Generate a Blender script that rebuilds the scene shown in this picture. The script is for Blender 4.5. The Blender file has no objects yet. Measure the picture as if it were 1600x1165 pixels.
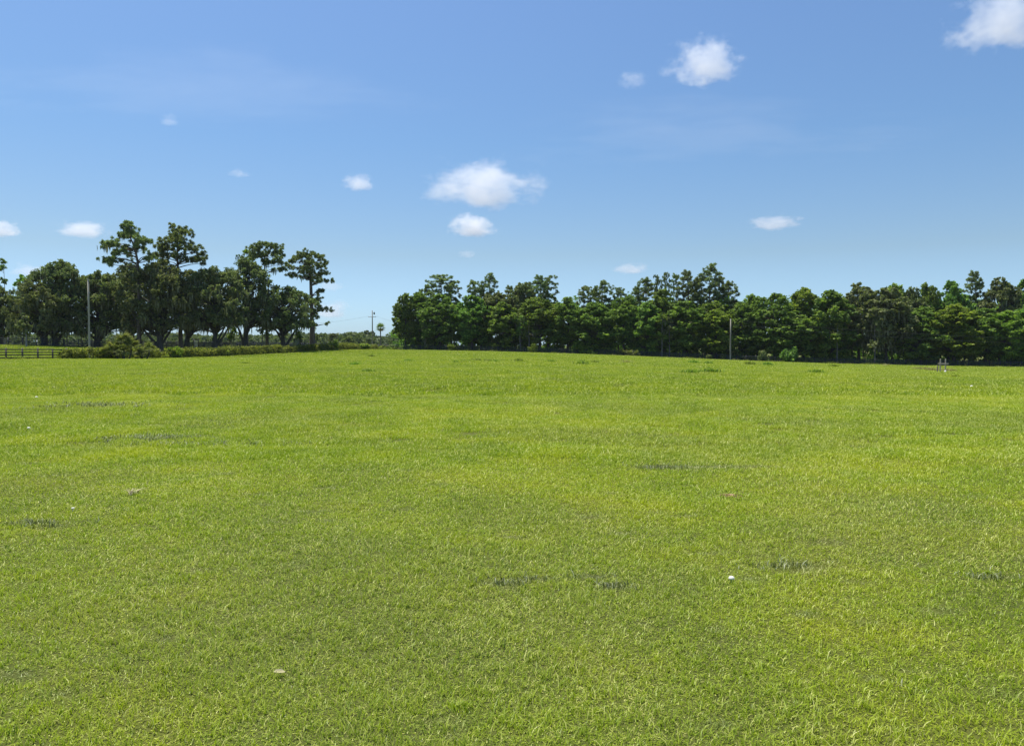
import bpy, math, random
import numpy as np
from mathutils import Vector, Matrix, Euler

R = math.radians
scene = bpy.context.scene
COL = scene.collection
F = 1186.0            # focal length in photo pixels
HORIZ = 538.0         # horizon row
CAMZ = 1.6

# ------------------------------------------------------------------ camera
cam_d = bpy.data.cameras.new('camera'); cam = bpy.data.objects.new('camera', cam_d); COL.objects.link(cam)
cam_d.sensor_width = 36.0; cam_d.lens = 36.0*F/1600.0
cam_d.clip_start = 0.05; cam_d.clip_end = 40000
PITCH = math.atan((582.5-HORIZ)/F)
cam.location = (0, 0, CAMZ); cam.rotation_euler = (R(90)-PITCH, 0, 0)
scene.camera = cam

# ------------------------------------------------------------------ sky, sun, exposure
SUN_EL, SUN_AZ = R(70), R(-48)      # azimuth clockwise from +Y: the sun stands high, ahead and to the left
w = bpy.data.worlds.new('World'); scene.world = w; w.use_nodes = True
nt = w.node_tree; bg = nt.nodes['Background']
sky = nt.nodes.new('ShaderNodeTexSky'); sky.sky_type = 'NISHITA'; sky.sun_disc = False
sky.sun_elevation = SUN_EL; sky.sun_rotation = SUN_AZ
sky.altitude = 0; sky.air_density = 1.0; sky.dust_density = 0.6; sky.ozone_density = 1.6
# humid summer air: paler and bluer towards the horizon, by height only
geo_ = nt.nodes.new('ShaderNodeTexCoord'); sp_ = nt.nodes.new('ShaderNodeSeparateXYZ'); nt.links.new(geo_.outputs['Generated'], sp_.inputs[0])
rp_ = nt.nodes.new('ShaderNodeValToRGB'); nt.links.new(sp_.outputs[2], rp_.inputs[0])
el_ = rp_.color_ramp.elements
el_[0].position = 0.0; el_[0].color = (.35, .51, .80, 1); el_[1].position = 1.0; el_[1].color = (.46, .55, .63, 1)
for p_, c_ in ((.03, (.365, .50, .73)), (.115, (.388, .442, .495)), (.25, (.385, .482, .560)), (.42, (.448, .535, .625))):
    e_ = el_.new(p_); e_.color = (*c_, 1)
ml_ = nt.nodes.new('ShaderNodeVectorMath'); ml_.operation = 'MULTIPLY'; nt.links.new(sky.outputs[0], ml_.inputs[0]); nt.links.new(rp_.outputs[0], ml_.inputs[1])
ms_ = nt.nodes.new('ShaderNodeVectorMath'); ms_.operation = 'SCALE'; nt.links.new(ml_.outputs[0], ms_.inputs[0]); ms_.inputs['Scale'].default_value = 2.0
nt.links.new(ms_.outputs[0], bg.inputs[0]); bg.inputs[1].default_value = 0.0845
sd = bpy.data.lights.new('sun', 'SUN'); sd.energy = 5.0; sd.angle = R(0.53); sd.color = (1.0, 0.955, 0.88)
sun = bpy.data.objects.new('sun', sd); COL.objects.link(sun)
svec = Vector((math.sin(SUN_AZ)*math.cos(SUN_EL), math.cos(SUN_AZ)*math.cos(SUN_EL), math.sin(SUN_EL)))
sun.rotation_euler = svec.to_track_quat('Z', 'Y').to_euler(); sun.location = (0, 0, 60)
scene.view_settings.view_transform = 'Standard'; scene.view_settings.look = 'None'
scene.view_settings.gamma = 1.0; scene.view_settings.use_curve_mapping = False
scene.view_settings.exposure = 0.5
scene.render.engine = 'CYCLES'
scene.cycles.volume_bounces = 6
scene.cycles.max_bounces = 10
scene.cycles.volume_step_rate = 1.0
scene.cycles.volume_max_steps = 256

# ------------------------------------------------------------------ terrain
CP = np.array([
 (-64,95,-.32),(-58,123,-.66),(-54.3,140,-.60),(-49.4,162,-.29),(-45.5,180,.12),(-38,215,.15),
 (-15,208,-.15),(0,206,-.48),(34,201,-1.62),(66,196,-2.86),(97,191,-3.63),(126,186,-3.97),(50.5,89,-1.70),
 (0,0,0),(0,12,0),(10,12,0),(-10,12,0),(0,50,-.02),(-30,40,0),(30,40,-.35),(0,120,-.15),(-30,90,-.2),(-25,150,-.1),(20,150,-.75),
 (-93,138,1.45),(-85,150,1.0),(-60,190,.65),(-75,165,.75),(-50,235,.5),(-30,320,.2),(100,320,-3.6),(0,320,-.4),(200,200,-4.6),
 (-150,150,1.5),(-130,130,1.6),(-105,180,.7),(-120,240,.5),(-150,320,.3),(-100,60,0),(-200,0,.2),(200,0,-3),(0,-100,0),(100,-100,-1),(-100,-100,0),(200,330,-4)], float)
def _tps(d2): return 0.5*d2*np.log(d2+1e-9)
def _fit():
    n = len(CP); P = CP[:, :2]/100
    d2 = ((P[:, None]-P[None])**2).sum(-1)
    K = _tps(d2)+np.eye(n)*2e-3
    A = np.zeros((n+3, n+3)); A[:n, :n] = K
    A[:n, n] = 1; A[:n, n+1:] = P; A[n, :n] = 1; A[n+1:, :n] = P.T
    return np.linalg.solve(A, np.concatenate([CP[:, 2], [0, 0, 0]]))
_W = _fit()
def H(x, y):
    x = np.asarray(x, float); y = np.asarray(y, float); sh = x.shape
    xf = x.ravel(); yf = y.ravel()
    r = np.hypot(xf, yf-120)
    k = np.minimum(1, 320/np.maximum(r, 1e-6))
    xc = xf*k; yc = 120+(yf-120)*k
    z = np.zeros(len(xf)); P = CP[:, :2]/100; n = len(CP)
    for s in range(0, len(xf), 60000):
        q = np.stack([xc[s:s+60000], yc[s:s+60000]], 1)/100
        d2 = ((q[:, None]-P[None])**2).sum(-1)
        z[s:s+60000] = _tps(d2)@_W[:n]+_W[n]+q@_W[n+1:]
    fade = np.clip((r-320)/600, 0, 1); fade = fade*fade*(3-2*fade)
    z = z*(1-fade)-0.4*fade
    near = np.clip(1-np.hypot(xf, yf)/90, 0, 1)
    z = z+near*(0.018*np.sin(xf*1.7+yf*.6)*np.sin(yf*1.3-xf*.4)+0.02*np.sin(xf*.45-1)*np.sin(yf*.37))
    return z.reshape(sh)
def Hs(x, y): return float(H(np.array([x]), np.array([y]))[0])
def fence_depth(px):                        # depth of the right fence along a picture column
    t = (px-800)/F                          # x = t*y, line y = 212-27*(x+36)/171
    return (212-27*36/171)/(1+27/171*t)
def X(px, Y): return (px-800)/F*Y
def Z(py, Y): return CAMZ+(HORIZ-py)/F*Y

# ------------------------------------------------------------------ materials
def mat(name):
    m = bpy.data.materials.new(name); m.use_nodes = True
    t = m.node_tree; t.nodes.clear()
    out = t.nodes.new('ShaderNodeOutputMaterial')
    return m, t, out
def N(t, typ, **kw):
    n = t.nodes.new(typ)
    ins = kw.pop('ins', {})
    for k, v in kw.items(): setattr(n, k, v)
    for k, v in ins.items():
        if isinstance(v, bpy.types.NodeSocket): t.links.new(v, n.inputs[k])
        else: n.inputs[k].default_value = v
    return n
def rgba(c): return (c[0], c[1], c[2], 1)
def ramp(t, fac, stops, interp='LINEAR'):
    r = t.nodes.new('ShaderNodeValToRGB'); t.links.new(fac, r.inputs[0])
    r.color_ramp.interpolation = interp
    e = r.color_ramp.elements
    while len(e) > 1: e.remove(e[0])
    e[0].position = stops[0][0]; e[0].color = rgba(stops[0][1])
    for p, c in stops[1:]:
        q = e.new(p); q.color = rgba(c)
    return r.outputs[0]
def mixc(t, fac, a, b, mode='MIX'):
    n = t.nodes.new('ShaderNodeMix'); n.data_type = 'RGBA'; n.blend_type = mode
    for i, v in ((0, fac), (6, a), (7, b)):
        if isinstance(v, bpy.types.NodeSocket): t.links.new(v, n.inputs[i])
        else: n.inputs[i].default_value = rgba(v) if i else v
    return n.outputs[2]
def math_(t, op, a, b=0.0, clamp=False):
    n = t.nodes.new('ShaderNodeMath'); n.operation = op; n.use_clamp = clamp
    for i, v in ((0, a), (1, b)):
        if isinstance(v, bpy.types.NodeSocket): t.links.new(v, n.inputs[i])
        else: n.inputs[i].default_value = v
    return n.outputs[0]
def noise(t, vec, scale, detail=3, rough=.5):
    return N(t, 'ShaderNodeTexNoise', ins={'Vector': vec, 'Scale': scale, 'Detail': detail, 'Roughness': rough}).outputs[0]
def attr(t, name): return N(t, 'ShaderNodeAttribute', attribute_name=name).outputs['Fac']

def leaf_material(name, dark, mid, light, trans=0.35, gloss=.12, hue=.04):
    m, t, out = mat(name)
    v = attr(t, 'v')
    oi = N(t, 'ShaderNodeObjectInfo').outputs['Random']
    geo = N(t, 'ShaderNodeNewGeometry').outputs['Position']
    n1 = noise(t, geo, .55, 2)
    f = math_(t, 'ADD', math_(t, 'MULTIPLY', v, .65), math_(t, 'MULTIPLY', n1, .5))
    c = ramp(t, f, [(.15, dark), (.5, mid), (.9, light)])
    hs = N(t, 'ShaderNodeHueSaturation', ins={'Color': c, 'Hue': math_(t, 'ADD', .5-hue/2, math_(t, 'MULTIPLY', oi, hue)),
         'Value': math_(t, 'ADD', .85, math_(t, 'MULTIPLY', oi, .3))}).outputs[0]
    hs = mixc(t, 1.0, hs, (2.4, 2.4, 2.1), 'MULTIPLY')
    d = N(t, 'ShaderNodeBsdfDiffuse', ins={'Color': hs})
    tr = N(t, 'ShaderNodeBsdfTranslucent', ins={'Color': mixc(t, 1.0, hs, (1.05, 1.15, .55), 'MULTIPLY')})
    ms = N(t, 'ShaderNodeMixShader', ins={0: trans+.10, 1: d.outputs[0], 2: tr.outputs[0]})
    g = N(t, 'ShaderNodeBsdfGlossy', ins={'Roughness': .6, 'Color': (.5, .5, .5, 1)})
    ms2 = N(t, 'ShaderNodeMixShader', ins={0: .02, 1: ms.outputs[0], 2: g.outputs[0]})
    t.links.new(ms2.outputs[0], out.inputs[0]); return m
def solid_material(name, c1, c2, scale=4.0, rough=.85, stretch=(1, 1, .15), bump=.3):
    m, t, out = mat(name)
    co = N(t, 'ShaderNodeTexCoord').outputs['Object']
    mp = N(t, 'ShaderNodeMapping', ins={'Vector': co, 'Scale': stretch}).outputs[0]
    n = noise(t, mp, scale, 5, .65)
    oi = N(t, 'ShaderNodeObjectInfo').outputs['Random']
    f = math_(t, 'ADD', n, math_(t, 'MULTIPLY', math_(t, 'SUBTRACT', oi, .5), .25))
    c = ramp(t, f, [(.3, c1), (.7, c2)])
    b = N(t, 'ShaderNodeBsdfPrincipled', ins={'Base Color': c, 'Roughness': rough})
    bp = N(t, 'ShaderNodeBump', ins={'Height': n, 'Strength': bump, 'Distance': .02})
    t.links.new(bp.outputs[0], b.inputs['Normal'])
    t.links.new(b.outputs[0], out.inputs[0]); return m

M = {}
M['oak_leaf'] = leaf_material('oak_leaf', (0.028, 0.036, 0.019), (0.058, 0.074, 0.032), (0.118, 0.129, 0.062), .28)
M['pine_needle'] = leaf_material('pine_needle', (0.035, 0.048, 0.025), (0.068, 0.090, 0.044), (0.127, 0.149, 0.076), .3)
M['broad_leaf'] = leaf_material('broad_leaf', (0.025, 0.046, 0.013), (0.054, 0.090, 0.022), (0.123, 0.171, 0.039), .34)
M['bright_leaf'] = leaf_material('bright_leaf', (0.031, 0.056, 0.010), (0.066, 0.104, 0.017), (0.133, 0.170, 0.032), .4)
M['vine_leaf'] = leaf_material('vine_leaf', (0.028, 0.045, 0.011), (0.069, 0.091, 0.021), (0.162, 0.180, 0.045), .36)
M['grey_leaf'] = leaf_material('grey_leaf', (0.034, 0.045, 0.022), (0.068, 0.083, 0.038), (0.143, 0.158, 0.083), .3)
M['moss'] = leaf_material('spanish_moss', (0.034, 0.038, 0.026), (0.065, 0.068, 0.047), (0.108, 0.112, 0.081), .2, 0)
M['palmetto'] = leaf_material('palmetto_frond', (0.026, 0.033, 0.010), (0.061, 0.071, 0.023), (0.133, 0.138, 0.056), .3, .1)
M['palm_green'] = leaf_material('palm_frond', (.02, .04, .018), (.05, .08, .03), (.11, .14, .06), .25, .1)
M['palm_brown'] = leaf_material('dead_palm_frond', (0.072, 0.042, 0.018), (0.132, 0.078, 0.036), (0.204, 0.144, 0.072), .25, 0)
M['dry_weed'] = leaf_material('dry_weed', (0.080, 0.068, 0.030), (0.140, 0.124, 0.060), (0.210, 0.211, 0.102), .3, 0)
M['dark_weed'] = leaf_material('dark_weed', (.04, .07, .012), (.075, .11, .018), (.12, .155, .028), .3, 0)
M['far_leaf'] = leaf_material('far_leaf', (0.025, 0.034, 0.020), (0.042, 0.054, 0.028), (0.070, 0.082, 0.044), .25)
M['bark'] = solid_material('oak_bark', (.035, .03, .026), (.10, .088, .075), 3)
M['pine_bark'] = solid_material('pine_bark', (.07, .05, .04), (.19, .145, .115), 3)
M['grey_bark'] = solid_material('grey_bark', (.12, .11, .095), (.30, .28, .245), 3)
M['pole_wood'] = solid_material('weathered_pole_wood', (.23, .205, .16), (.42, .385, .31), 2.5, .9, (1, 1, .1))
M['fence_grey'] = solid_material('weathered_fence_wood', (.10, .085, .07), (.24, .21, .175), 3, .9)
M['fence_dark'] = solid_material('dark_fence_board', (.012, .011, .012), (.045, .038, .034), 3, .7, (.2, .2, 1))
M['fence_black'] = solid_material('black_fence_paint', (.018, .020, .024), (.055, .058, .065), 3, .45, (.2, .2, 1))
M['metal'] = solid_material('galvanised_metal', (.20, .21, .22), (.33, .34, .35), 8, .45, (1, 1, 1), .05)
M['cable'] = solid_material('cable', (.05, .05, .055), (.10, .10, .105), 8, .6, (1, 1, 1), 0)
M['white'] = solid_material('white_paint', (.55, .54, .52), (.78, .77, .74), 6, .6, (1, 1, 1), .1)
M['cap'] = solid_material('mushroom_cap', (.62, .60, .48), (.82, .80, .66), 30, .7, (1, 1, 1), .1)
M['sand'] = solid_material('pinkish_sand', (.27, .16, .085), (.48, .32, .19), 22, .95, (1, 1, 1), .8)
M['straw'] = solid_material('dry_straw', (.28, .25, .12), (.48, .43, .24), 20, .9, (1, 1, 1), .2)

# worn and dark places of the field: x, y, radius x, radius y, strength, kind
def ground_spot(px, py):
    d = np.array([(px-800)/F, 1.0, (582.5-py)/F])
    c, s = math.cos(-PITCH), math.sin(-PITCH)
    d = np.array([d[0], d[1]*c-d[2]*s, d[1]*s+d[2]*c])
    t = 1.6/-d[2]
    for _ in range(30):
        z = Hs(d[0]*t, d[1]*t); t = 0.5*t+0.5*(z-CAMZ)/d[2]
    return d[0]*t, d[1]*t
SPOTS = []
for px, py, rx, ry, k in [(785,912,.13,.045,1),(835,906,.10,.04,.9),(925,902,.10,.045,1),(952,916,.09,.05,1),(225,687,.75,.35,1),(330,694,1.1,.25,.68),(140,635,1.1,.55,.68),
        (30,818,.5,.05,.8),(85,822,.16,.08,.75),(1030,730,.30,.13,1),(1130,730,.8,.13,.6),(1250,886,.22,.12,.66),(30,1055,.14,.07,.6),(260,1000,.06,.05,.6),
        (100,1085,.09,.06,.4),(1545,903,.14,.05,.7),(1300,848,.16,.09,.4),(120,670,1.2,.5,.35),(1360,1060,.06,.03,.7),(1350,975,.1,.06,.4),
        (680,1130,.09,.05,.3),(1560,1085,.12,.05,.3)]:
    gx, gy = ground_spot(px, py); SPOTS.append((gx, gy, rx, ry, k))
_rs = np.random.default_rng(99)
for _ in range(70):       # many faint little hollows and matted bits
    _y = 3+9*_rs.random()**1.2; _x = _rs.uniform(-.78, .78)*_y
    SPOTS.append((_x, _y, _rs.uniform(.03, .12)*(.6+_y*.1), _rs.uniform(.02, .06)*(.6+_y*.1), _rs.uniform(.25, .6)))
for _ in range(26):
    _y = _rs.uniform(12, 30); _x = _rs.uniform(-.7, .7)*_y
    SPOTS.append((_x, _y, _rs.uniform(.2, .7), _rs.uniform(.1, .3), _rs.uniform(.2, .5)))
def wear(x, y):
    w_ = np.zeros_like(x)
    for gx, gy, rx, ry, k in SPOTS:
        d = ((x-gx)/rx)**2+((y-gy)/ry)**2
        wob = 1+.45*np.sin(x*9+gy)*np.sin(y*13+gx)
        w_ = np.maximum(w_, k*np.exp(-(d*.8*wob)**1.4))
    return w_

def field_color(t, pos, blade):
    """world-space variation of the pasture: lush yellow-green, duller green, dry straw"""
    big = noise(t, pos, .10, 3, .5)
    med = noise(t, pos, .75, 3, .6)
    sml = noise(t, pos, 4.5, 3, .6)
    f = math_(t, 'ADD', math_(t, 'MULTIPLY', big, .45), math_(t, 'MULTIPLY', med, .55))
    c = ramp(t, f, [(.36, (.190, .292, .016)), (.47, (.305, .422, .018)), (.58, (.448, .508, .024))])
    dull = ramp(t, noise(t, N(t, 'ShaderNodeMapping', ins={'Vector': pos, 'Location': (31, 7, 0)}).outputs[0], .28, 4, .6), [(.47, (0, 0, 0)), (.60, (1, 1, 1))])
    c = mixc(t, math_(t, 'MULTIPLY', dull, .45), c, (.255, .305, .075))
    dry = ramp(t, math_(t, 'ADD', math_(t, 'MULTIPLY', noise(t, pos, .42, 4, .65), .7), math_(t, 'MULTIPLY', sml, .35)), [(.50, (0, 0, 0)), (.66, (1, 1, 1))])
    return c, dry, sml

def grass_material():
    m, t, out = mat('grass_blade')
    pos = N(t, 'ShaderNodeNewGeometry').outputs['Position']
    c, dry, sml = field_color(t, pos, True)
    v = attr(t, 'v'); h = attr(t, 'h')
    # per blade brightness and hue
    c = mixc(t, math_(t, 'MULTIPLY', v, .5), c, (.46, .50, .05))
    c = mixc(t, math_(t, 'MULTIPLY', math_(t, 'SUBTRACT', 1, v), .42), c, (.085, .145, .008))
    pale = math_(t, 'GREATER_THAN', math_(t, 'ADD', v, math_(t, 'MULTIPLY', dry, .24)), .93)
    c = mixc(t, math_(t, 'MULTIPLY', pale, .8), c, (.62, .62, .19))
    wv = attr(t, 'wear')
    c = mixc(t, math_(t, 'MULTIPLY', wv, .95, True), c, ramp(t, v, [(.0, (.085, .10, .04)), (.5, (.15, .175, .07)), (.8, (.42, .44, .27))]))
    d = N(t, 'ShaderNodeBsdfDiffuse', ins={'Color': c})
    tr = N(t, 'ShaderNodeBsdfTranslucent', ins={'Color': mixc(t, 1.0, c, (1.0, 1.12, .45), 'MULTIPLY')})
    ms = N(t, 'ShaderNodeMixShader', ins={0: .32, 1: d.outputs[0], 2: tr.outputs[0]})
    g = N(t, 'ShaderNodeBsdfGlossy', ins={'Roughness': .45})
    ms2 = N(t, 'ShaderNodeMixShader', ins={0: .022, 1: ms.outputs[0], 2: g.outputs[0]})
    t.links.new(ms2.outputs[0], out.inputs[0]); return m
M['grass'] = grass_material()

def ground_material():
    m, t, out = mat('pasture_soil_and_thatch')
    pos = N(t, 'ShaderNodeNewGeometry').outputs['Position']
    c, dry, sml = field_color(t, pos, False)
    fine = noise(t, pos, 60, 4, .7)
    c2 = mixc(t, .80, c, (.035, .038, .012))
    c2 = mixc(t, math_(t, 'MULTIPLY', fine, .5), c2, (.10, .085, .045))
    b = N(t, 'ShaderNodeBsdfPrincipled', ins={'Base Color': c2, 'Roughness': .95, 'Specular IOR Level': .1})
    bp = N(t, 'ShaderNodeBump', ins={'Height': fine, 'Strength': .8, 'Distance': .02})
    t.links.new(bp.outputs[0], b.inputs['Normal'])
    t.links.new(b.outputs[0], out.inputs[0]); return m
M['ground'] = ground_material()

# ------------------------------------------------------------------ mesh helpers
class MB:
    """collects vertices and faces (quads or triangles) with a per-vertex random value"""
    def __init__(s): s.v = []; s.q = []; s.t = []; s.r = []; s.n = 0; s.extra = {}
    def add(s, verts, quads=None, tris=None, rnd=None):
        verts = np.asarray(verts, float).reshape(-1, 3)
        s.v.append(verts)
        s.r.append(np.full(len(verts), .5) if rnd is None else np.asarray(rnd, float))
        if quads is not None and len(quads): s.q.append(np.asarray(quads, int)+s.n)
        if tris is not None and len(tris): s.t.append(np.asarray(tris, int)+s.n)
        s.n += len(verts)
    def mesh(s, name, material, smooth=False, extra=None):
        me = bpy.data.meshes.new(name)
        V = np.concatenate(s.v) if s.v else np.zeros((0, 3))
        Q = np.concatenate(s.q) if s.q else np.zeros((0, 4), int)
        T = np.concatenate(s.t) if s.t else np.zeros((0, 3), int)
        me.vertices.add(len(V)); me.vertices.foreach_set('co', V.astype(np.float32).ravel())
        loops = np.concatenate([Q.ravel(), T.ravel()]).astype(np.int32)
        me.loops.add(len(loops)); me.loops.foreach_set('vertex_index', loops)
        st = np.concatenate([np.arange(len(Q))*4, len(Q)*4+np.arange(len(T))*3]).astype(np.int32)
        me.polygons.add(len(st)); me.polygons.foreach_set('loop_start', st)
        if smooth: me.polygons.foreach_set('use_smooth', np.ones(len(st), bool))
        a = me.attributes.new('v', 'FLOAT', 'POINT'); a.data.foreach_set('value', np.concatenate(s.r).astype(np.float32))
        for k, val in (extra or {}).items():
            a = me.attributes.new(k, 'FLOAT', 'POINT'); a.data.foreach_set('value', val.astype(np.float32))
        me.update(calc_edges=True)
        me.materials.append(material)
        return me
def link(name, data, parent=None, loc=None, rot=None):
    o = bpy.data.objects.new(name, data); COL.objects.link(o)
    if parent: o.parent = parent
    if loc is not None: o.location = loc
    if rot is not None: o.rotation_euler = rot
    return o
def tag(o, label=None, cat=None, group=None, kind=None):
    if label: o['label'] = label
    if cat: o['category'] = cat
    if group: o['group'] = group
    if kind: o['kind'] = kind
    return o

def tube(mb, pts, radii, seg=6):
    pts = [Vector(p) for p in pts]; n = len(pts); vs = []
    for i, p in enumerate(pts):
        d = (pts[min(i+1, n-1)]-pts[max(i-1, 0)]).normalized()
        a = d.orthogonal().normalized() if abs(d.z) < .9 else Vector((1, 0, 0))
        a = (a-d*a.dot(d)).normalized(); b = d.cross(a)
        for k in range(seg):
            an = 2*math.pi*k/seg
            vs.append(p+(a*math.cos(an)+b*math.sin(an))*radii[i])
    q = []
    for i in range(n-1):
        for k in range(seg):
            k2 = (k+1) % seg
            q.append((i*seg+k, i*seg+k2, (i+1)*seg+k2, (i+1)*seg+k))
    vs.append(pts[-1]); top = len(vs)-1
    tr = [((n-1)*seg+k, (n-1)*seg+(k+1) % seg, top) for k in range(seg)]
    mb.add([tuple(v) for v in vs], q, tr)
def box(mb, c, s, rz=0):
    hx, hy, hz = s[0]/2, s[1]/2, s[2]/2
    v = np.array([(-hx,-hy,-hz),(hx,-hy,-hz),(hx,hy,-hz),(-hx,hy,-hz),(-hx,-hy,hz),(hx,-hy,hz),(hx,hy,hz),(-hx,hy,hz)])
    ca, sa = math.cos(rz), math.sin(rz)
    v = np.stack([v[:,0]*ca-v[:,1]*sa, v[:,0]*sa+v[:,1]*ca, v[:,2]], 1)+np.array(c)
    mb.add(v, [(0,3,2,1),(4,5,6,7),(0,1,5,4),(1,2,6,5),(2,3,7,6),(3,0,4,7)])
def unit(v): return v/np.maximum(np.linalg.norm(v, axis=1, keepdims=True), 1e-9)
def leaves(mb, C, out, size, rng, flat=.5, aspect=.6, rnd=None):
    """diamond-shaped leaf clumps at C facing roughly 'out' """
    n = len(C)
    nrm = unit(out*flat+rng.normal(size=(n, 3))*(1-flat)+np.array([0, 0, .12]))
    a = unit(np.cross(nrm, rng.normal(size=(n, 3)))); b = np.cross(nrm, a)
    s = size*rng.uniform(.55, 1.35, (n, 1))
    fold = nrm*s*.25
    V = np.stack([C-a*s, C-b*s*aspect+fold, C+a*s, C+b*s*aspect+fold], 1).reshape(-1, 3)
    Q = np.arange(n*4).reshape(-1, 4)
    r = rng.uniform(0, 1, n) if rnd is None else rnd
    mb.add(V, Q, None, np.repeat(r, 4))
def lobe_pts(c, r, n, rng, squash=.75):
    d = unit(rng.normal(size=(n, 3))); d = np.where((d[:, 2:] < -.4) & (rng.random((n, 1)) < .5), -d, d)
    rad = r*rng.uniform(.25, 1.15, (n, 1))
    return np.asarray(c)+d*rad*np.array([1, 1, squash]), d
def limb(mb, a, b, ra, rb, rng, sag=.12, seg=5, n=5):
    a = np.array(a, float); b = np.array(b, float); L = np.linalg.norm(b-a)
    pts = []
    off = rng.normal(size=3)*L*.06
    for i in range(n):
        t_ = i/(n-1); p = a*(1-t_)+b*t_
        p = p+off*math.sin(math.pi*t_)+np.array([0, 0, L*sag*math.sin(math.pi*t_)])
        pts.append(p)
    tube(mb, pts, [ra*(1-i/(n-1))+rb*i/(n-1) for i in range(n)], seg)

# ------------------------------------------------------------------ tree builders (metres, base at origin)
def build_tree(clumps, trunk, kind, rng, leaf_n, leaf_size, moss=0, trunk_r=.35, fork=None, squash=.75):
    """clumps: [(x,y,z,r)], trunk: [(x,y,z)] -> crown, trunk, moss meshes"""
    cm, tm, mm = MB(), MB(), MB()
    tr = np.array(trunk, float)
    n = len(tr)
    # dense resample of trunk
    rad = [trunk_r*1.35]+[trunk_r*(1-.8*i/(n-1)) for i in range(1, n)]
    tube(tm, tr, rad, 9)
    for ci, (x, y, z, r) in enumerate(clumps):
        c = np.array((x, y, z))
        nn = int(leaf_n*(r**1.7)*rng.uniform(.8, 1.2))
        cv = rng.uniform(-.16, .16)
        if kind == 'pine':
            # several needle tufts in a flattened pad
            k = max(6, int(11*r*r))
            tc = c+rng.normal(size=(k, 3))*np.array([.62, .62, .36])*r
            per = max(8, nn//k)
            for q in tc:
                d = unit(rng.normal(size=(per, 3))+np.array([0, 0, .45]))
                L = leaf_size*rng.uniform(.7, 1.3, (per, 1))*1.5
                side = unit(np.cross(d, rng.normal(size=(per, 3))))*leaf_size*.22
                root = q+d*L*.12
                V = np.stack([root-side*.6, root+side*.6, q+d*L+side*.8, q+d*L-side*.8], 1).reshape(-1, 3)
                cm.add(V, np.arange(per*4).reshape(-1, 4), None, np.repeat(np.clip(rng.uniform(0, 1, per)+cv, 0, 1), 4))
        else:
            # a lobe made of sub-clumps so that gaps and shade show
            k = max(4, int(9*r))
            d0 = unit(rng.normal(size=(k, 3))+np.array([0, 0, .15]))
            sc = c+d0*r*rng.uniform(.35, 1.0, (k, 1))*np.array([1, 1, squash])
            per = max(8, nn//k)
            for q in sc:
                P, D = lobe_pts(q, r*rng.uniform(.28, .5), per, rng, squash)
                cvv = cv+rng.uniform(-.12, .12)
                leaves(cm, P, D, leaf_size, rng, .45, .62, np.clip(rng.uniform(0, 1, per)+cvv, 0, 1))
        # limb from the trunk to the clump
        zt = z-(r*.6+np.hypot(x-tr[-1][0], y-tr[-1][1])*(.35 if kind != 'pine' else .12))
        if fork is not None: zt = max(fork, min(zt, tr[-1][2]))
        zt = min(max(zt, tr[0][2]+.25*(tr[-1][2]-tr[0][2])), tr[-1][2])
        tt = np.interp(zt, tr[:, 2], np.arange(n)); i0 = int(min(tt, n-2)); f_ = tt-i0
        p0 = tr[i0]*(1-f_)+tr[i0+1]*f_
        rr = (rad[i0]*(1-f_)+rad[i0+1]*f_)
        limb(tm, p0, c, min(rr*.55, .05+.05*np.linalg.norm(c-p0)*.5+.03), .025, rng, .05 if kind == 'pine' else .10, 5, 5)
        if moss and rng.random() < moss:
            k = int(5+r*9)
            px_ = c+np.stack([rng.normal(size=k)*r*.6, rng.normal(size=k)*r*.6, rng.uniform(-.75, .1, k)*r*.7], 1)
            L = rng.uniform(.5, 1.9, k); wd = rng.uniform(.05, .16, k); an = rng.uniform(0, math.pi, k)
            dx = np.stack([np.cos(an)*wd, np.sin(an)*wd, 0*an], 1)
            sw = rng.normal(size=(k, 3))*.07; sw[:, 2] = 0
            mid = px_-np.stack([0*L, 0*L, L*.45], 1)+sw; end = px_-np.stack([0*L, 0*L, L], 1)
            V = np.stack([px_-dx*.5, px_+dx*.5, mid+dx, mid-dx, end], 1).reshape(-1, 3)
            q = np.arange(k)[:, None]*5
            mm.add(V, q+np.array([0, 1, 2, 3]), q+np.array([3, 2, 4]), np.repeat(rng.uniform(0, 1, k), 5))
    return cm, tm, mm

def oak_clumps(hw, z0, z1, rng, n, cx=0, depth=1.0, rmin=.9, rmax=1.7):
    """broad dome of clumps: hw half width, z0 crown bottom, z1 top"""
    out = []
    for i in range(n):
        a = rng.uniform(0, 2*math.pi); u = rng.random()**.5
        # profile: widest at 45 % of the height
        t_ = rng.uniform(0, 1)
        prof = math.sin(math.pi*(.16+.78*t_))**.6
        rr = u*hw*prof
        r = rng.uniform(rmin, rmax)
        z = z0+(z1-z0-r*.7)*t_*(1-.12*u)
        out.append((cx+math.cos(a)*max(rr-r*.4, 0), math.sin(a)*max(rr-r*.4, 0)*depth, z, r))
    return out
def pine_clumps(hw, z0, z1, rng, n):
    out = [(0, 0, z1-.5, .8)]
    for i in range(n):
        t_ = (i+.5)/n
        a = i*2.4+rng.uniform(-.4, .4)
        prof = math.sin(math.pi*(.18+.70*t_))**.7
        rr = hw*prof*rng.uniform(.25, 1.0)
        out.append((math.cos(a)*rr, math.sin(a)*rr, z0+(z1-z0-.5)*t_+rng.uniform(-.4, .4), rng.uniform(.45, .85)))
    return out
def trunk_path(h, rng, lean=.03, x0=0, n=6):
    p = [(x0, 0, -.3)]
    x = x0; y = 0
    for i in range(1, n):
        x += rng.normal()*lean*h/n*1.5; y += rng.normal()*lean*h/n*1.5
        p.append((x, y, h*i/(n-1)))
    return p
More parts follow.
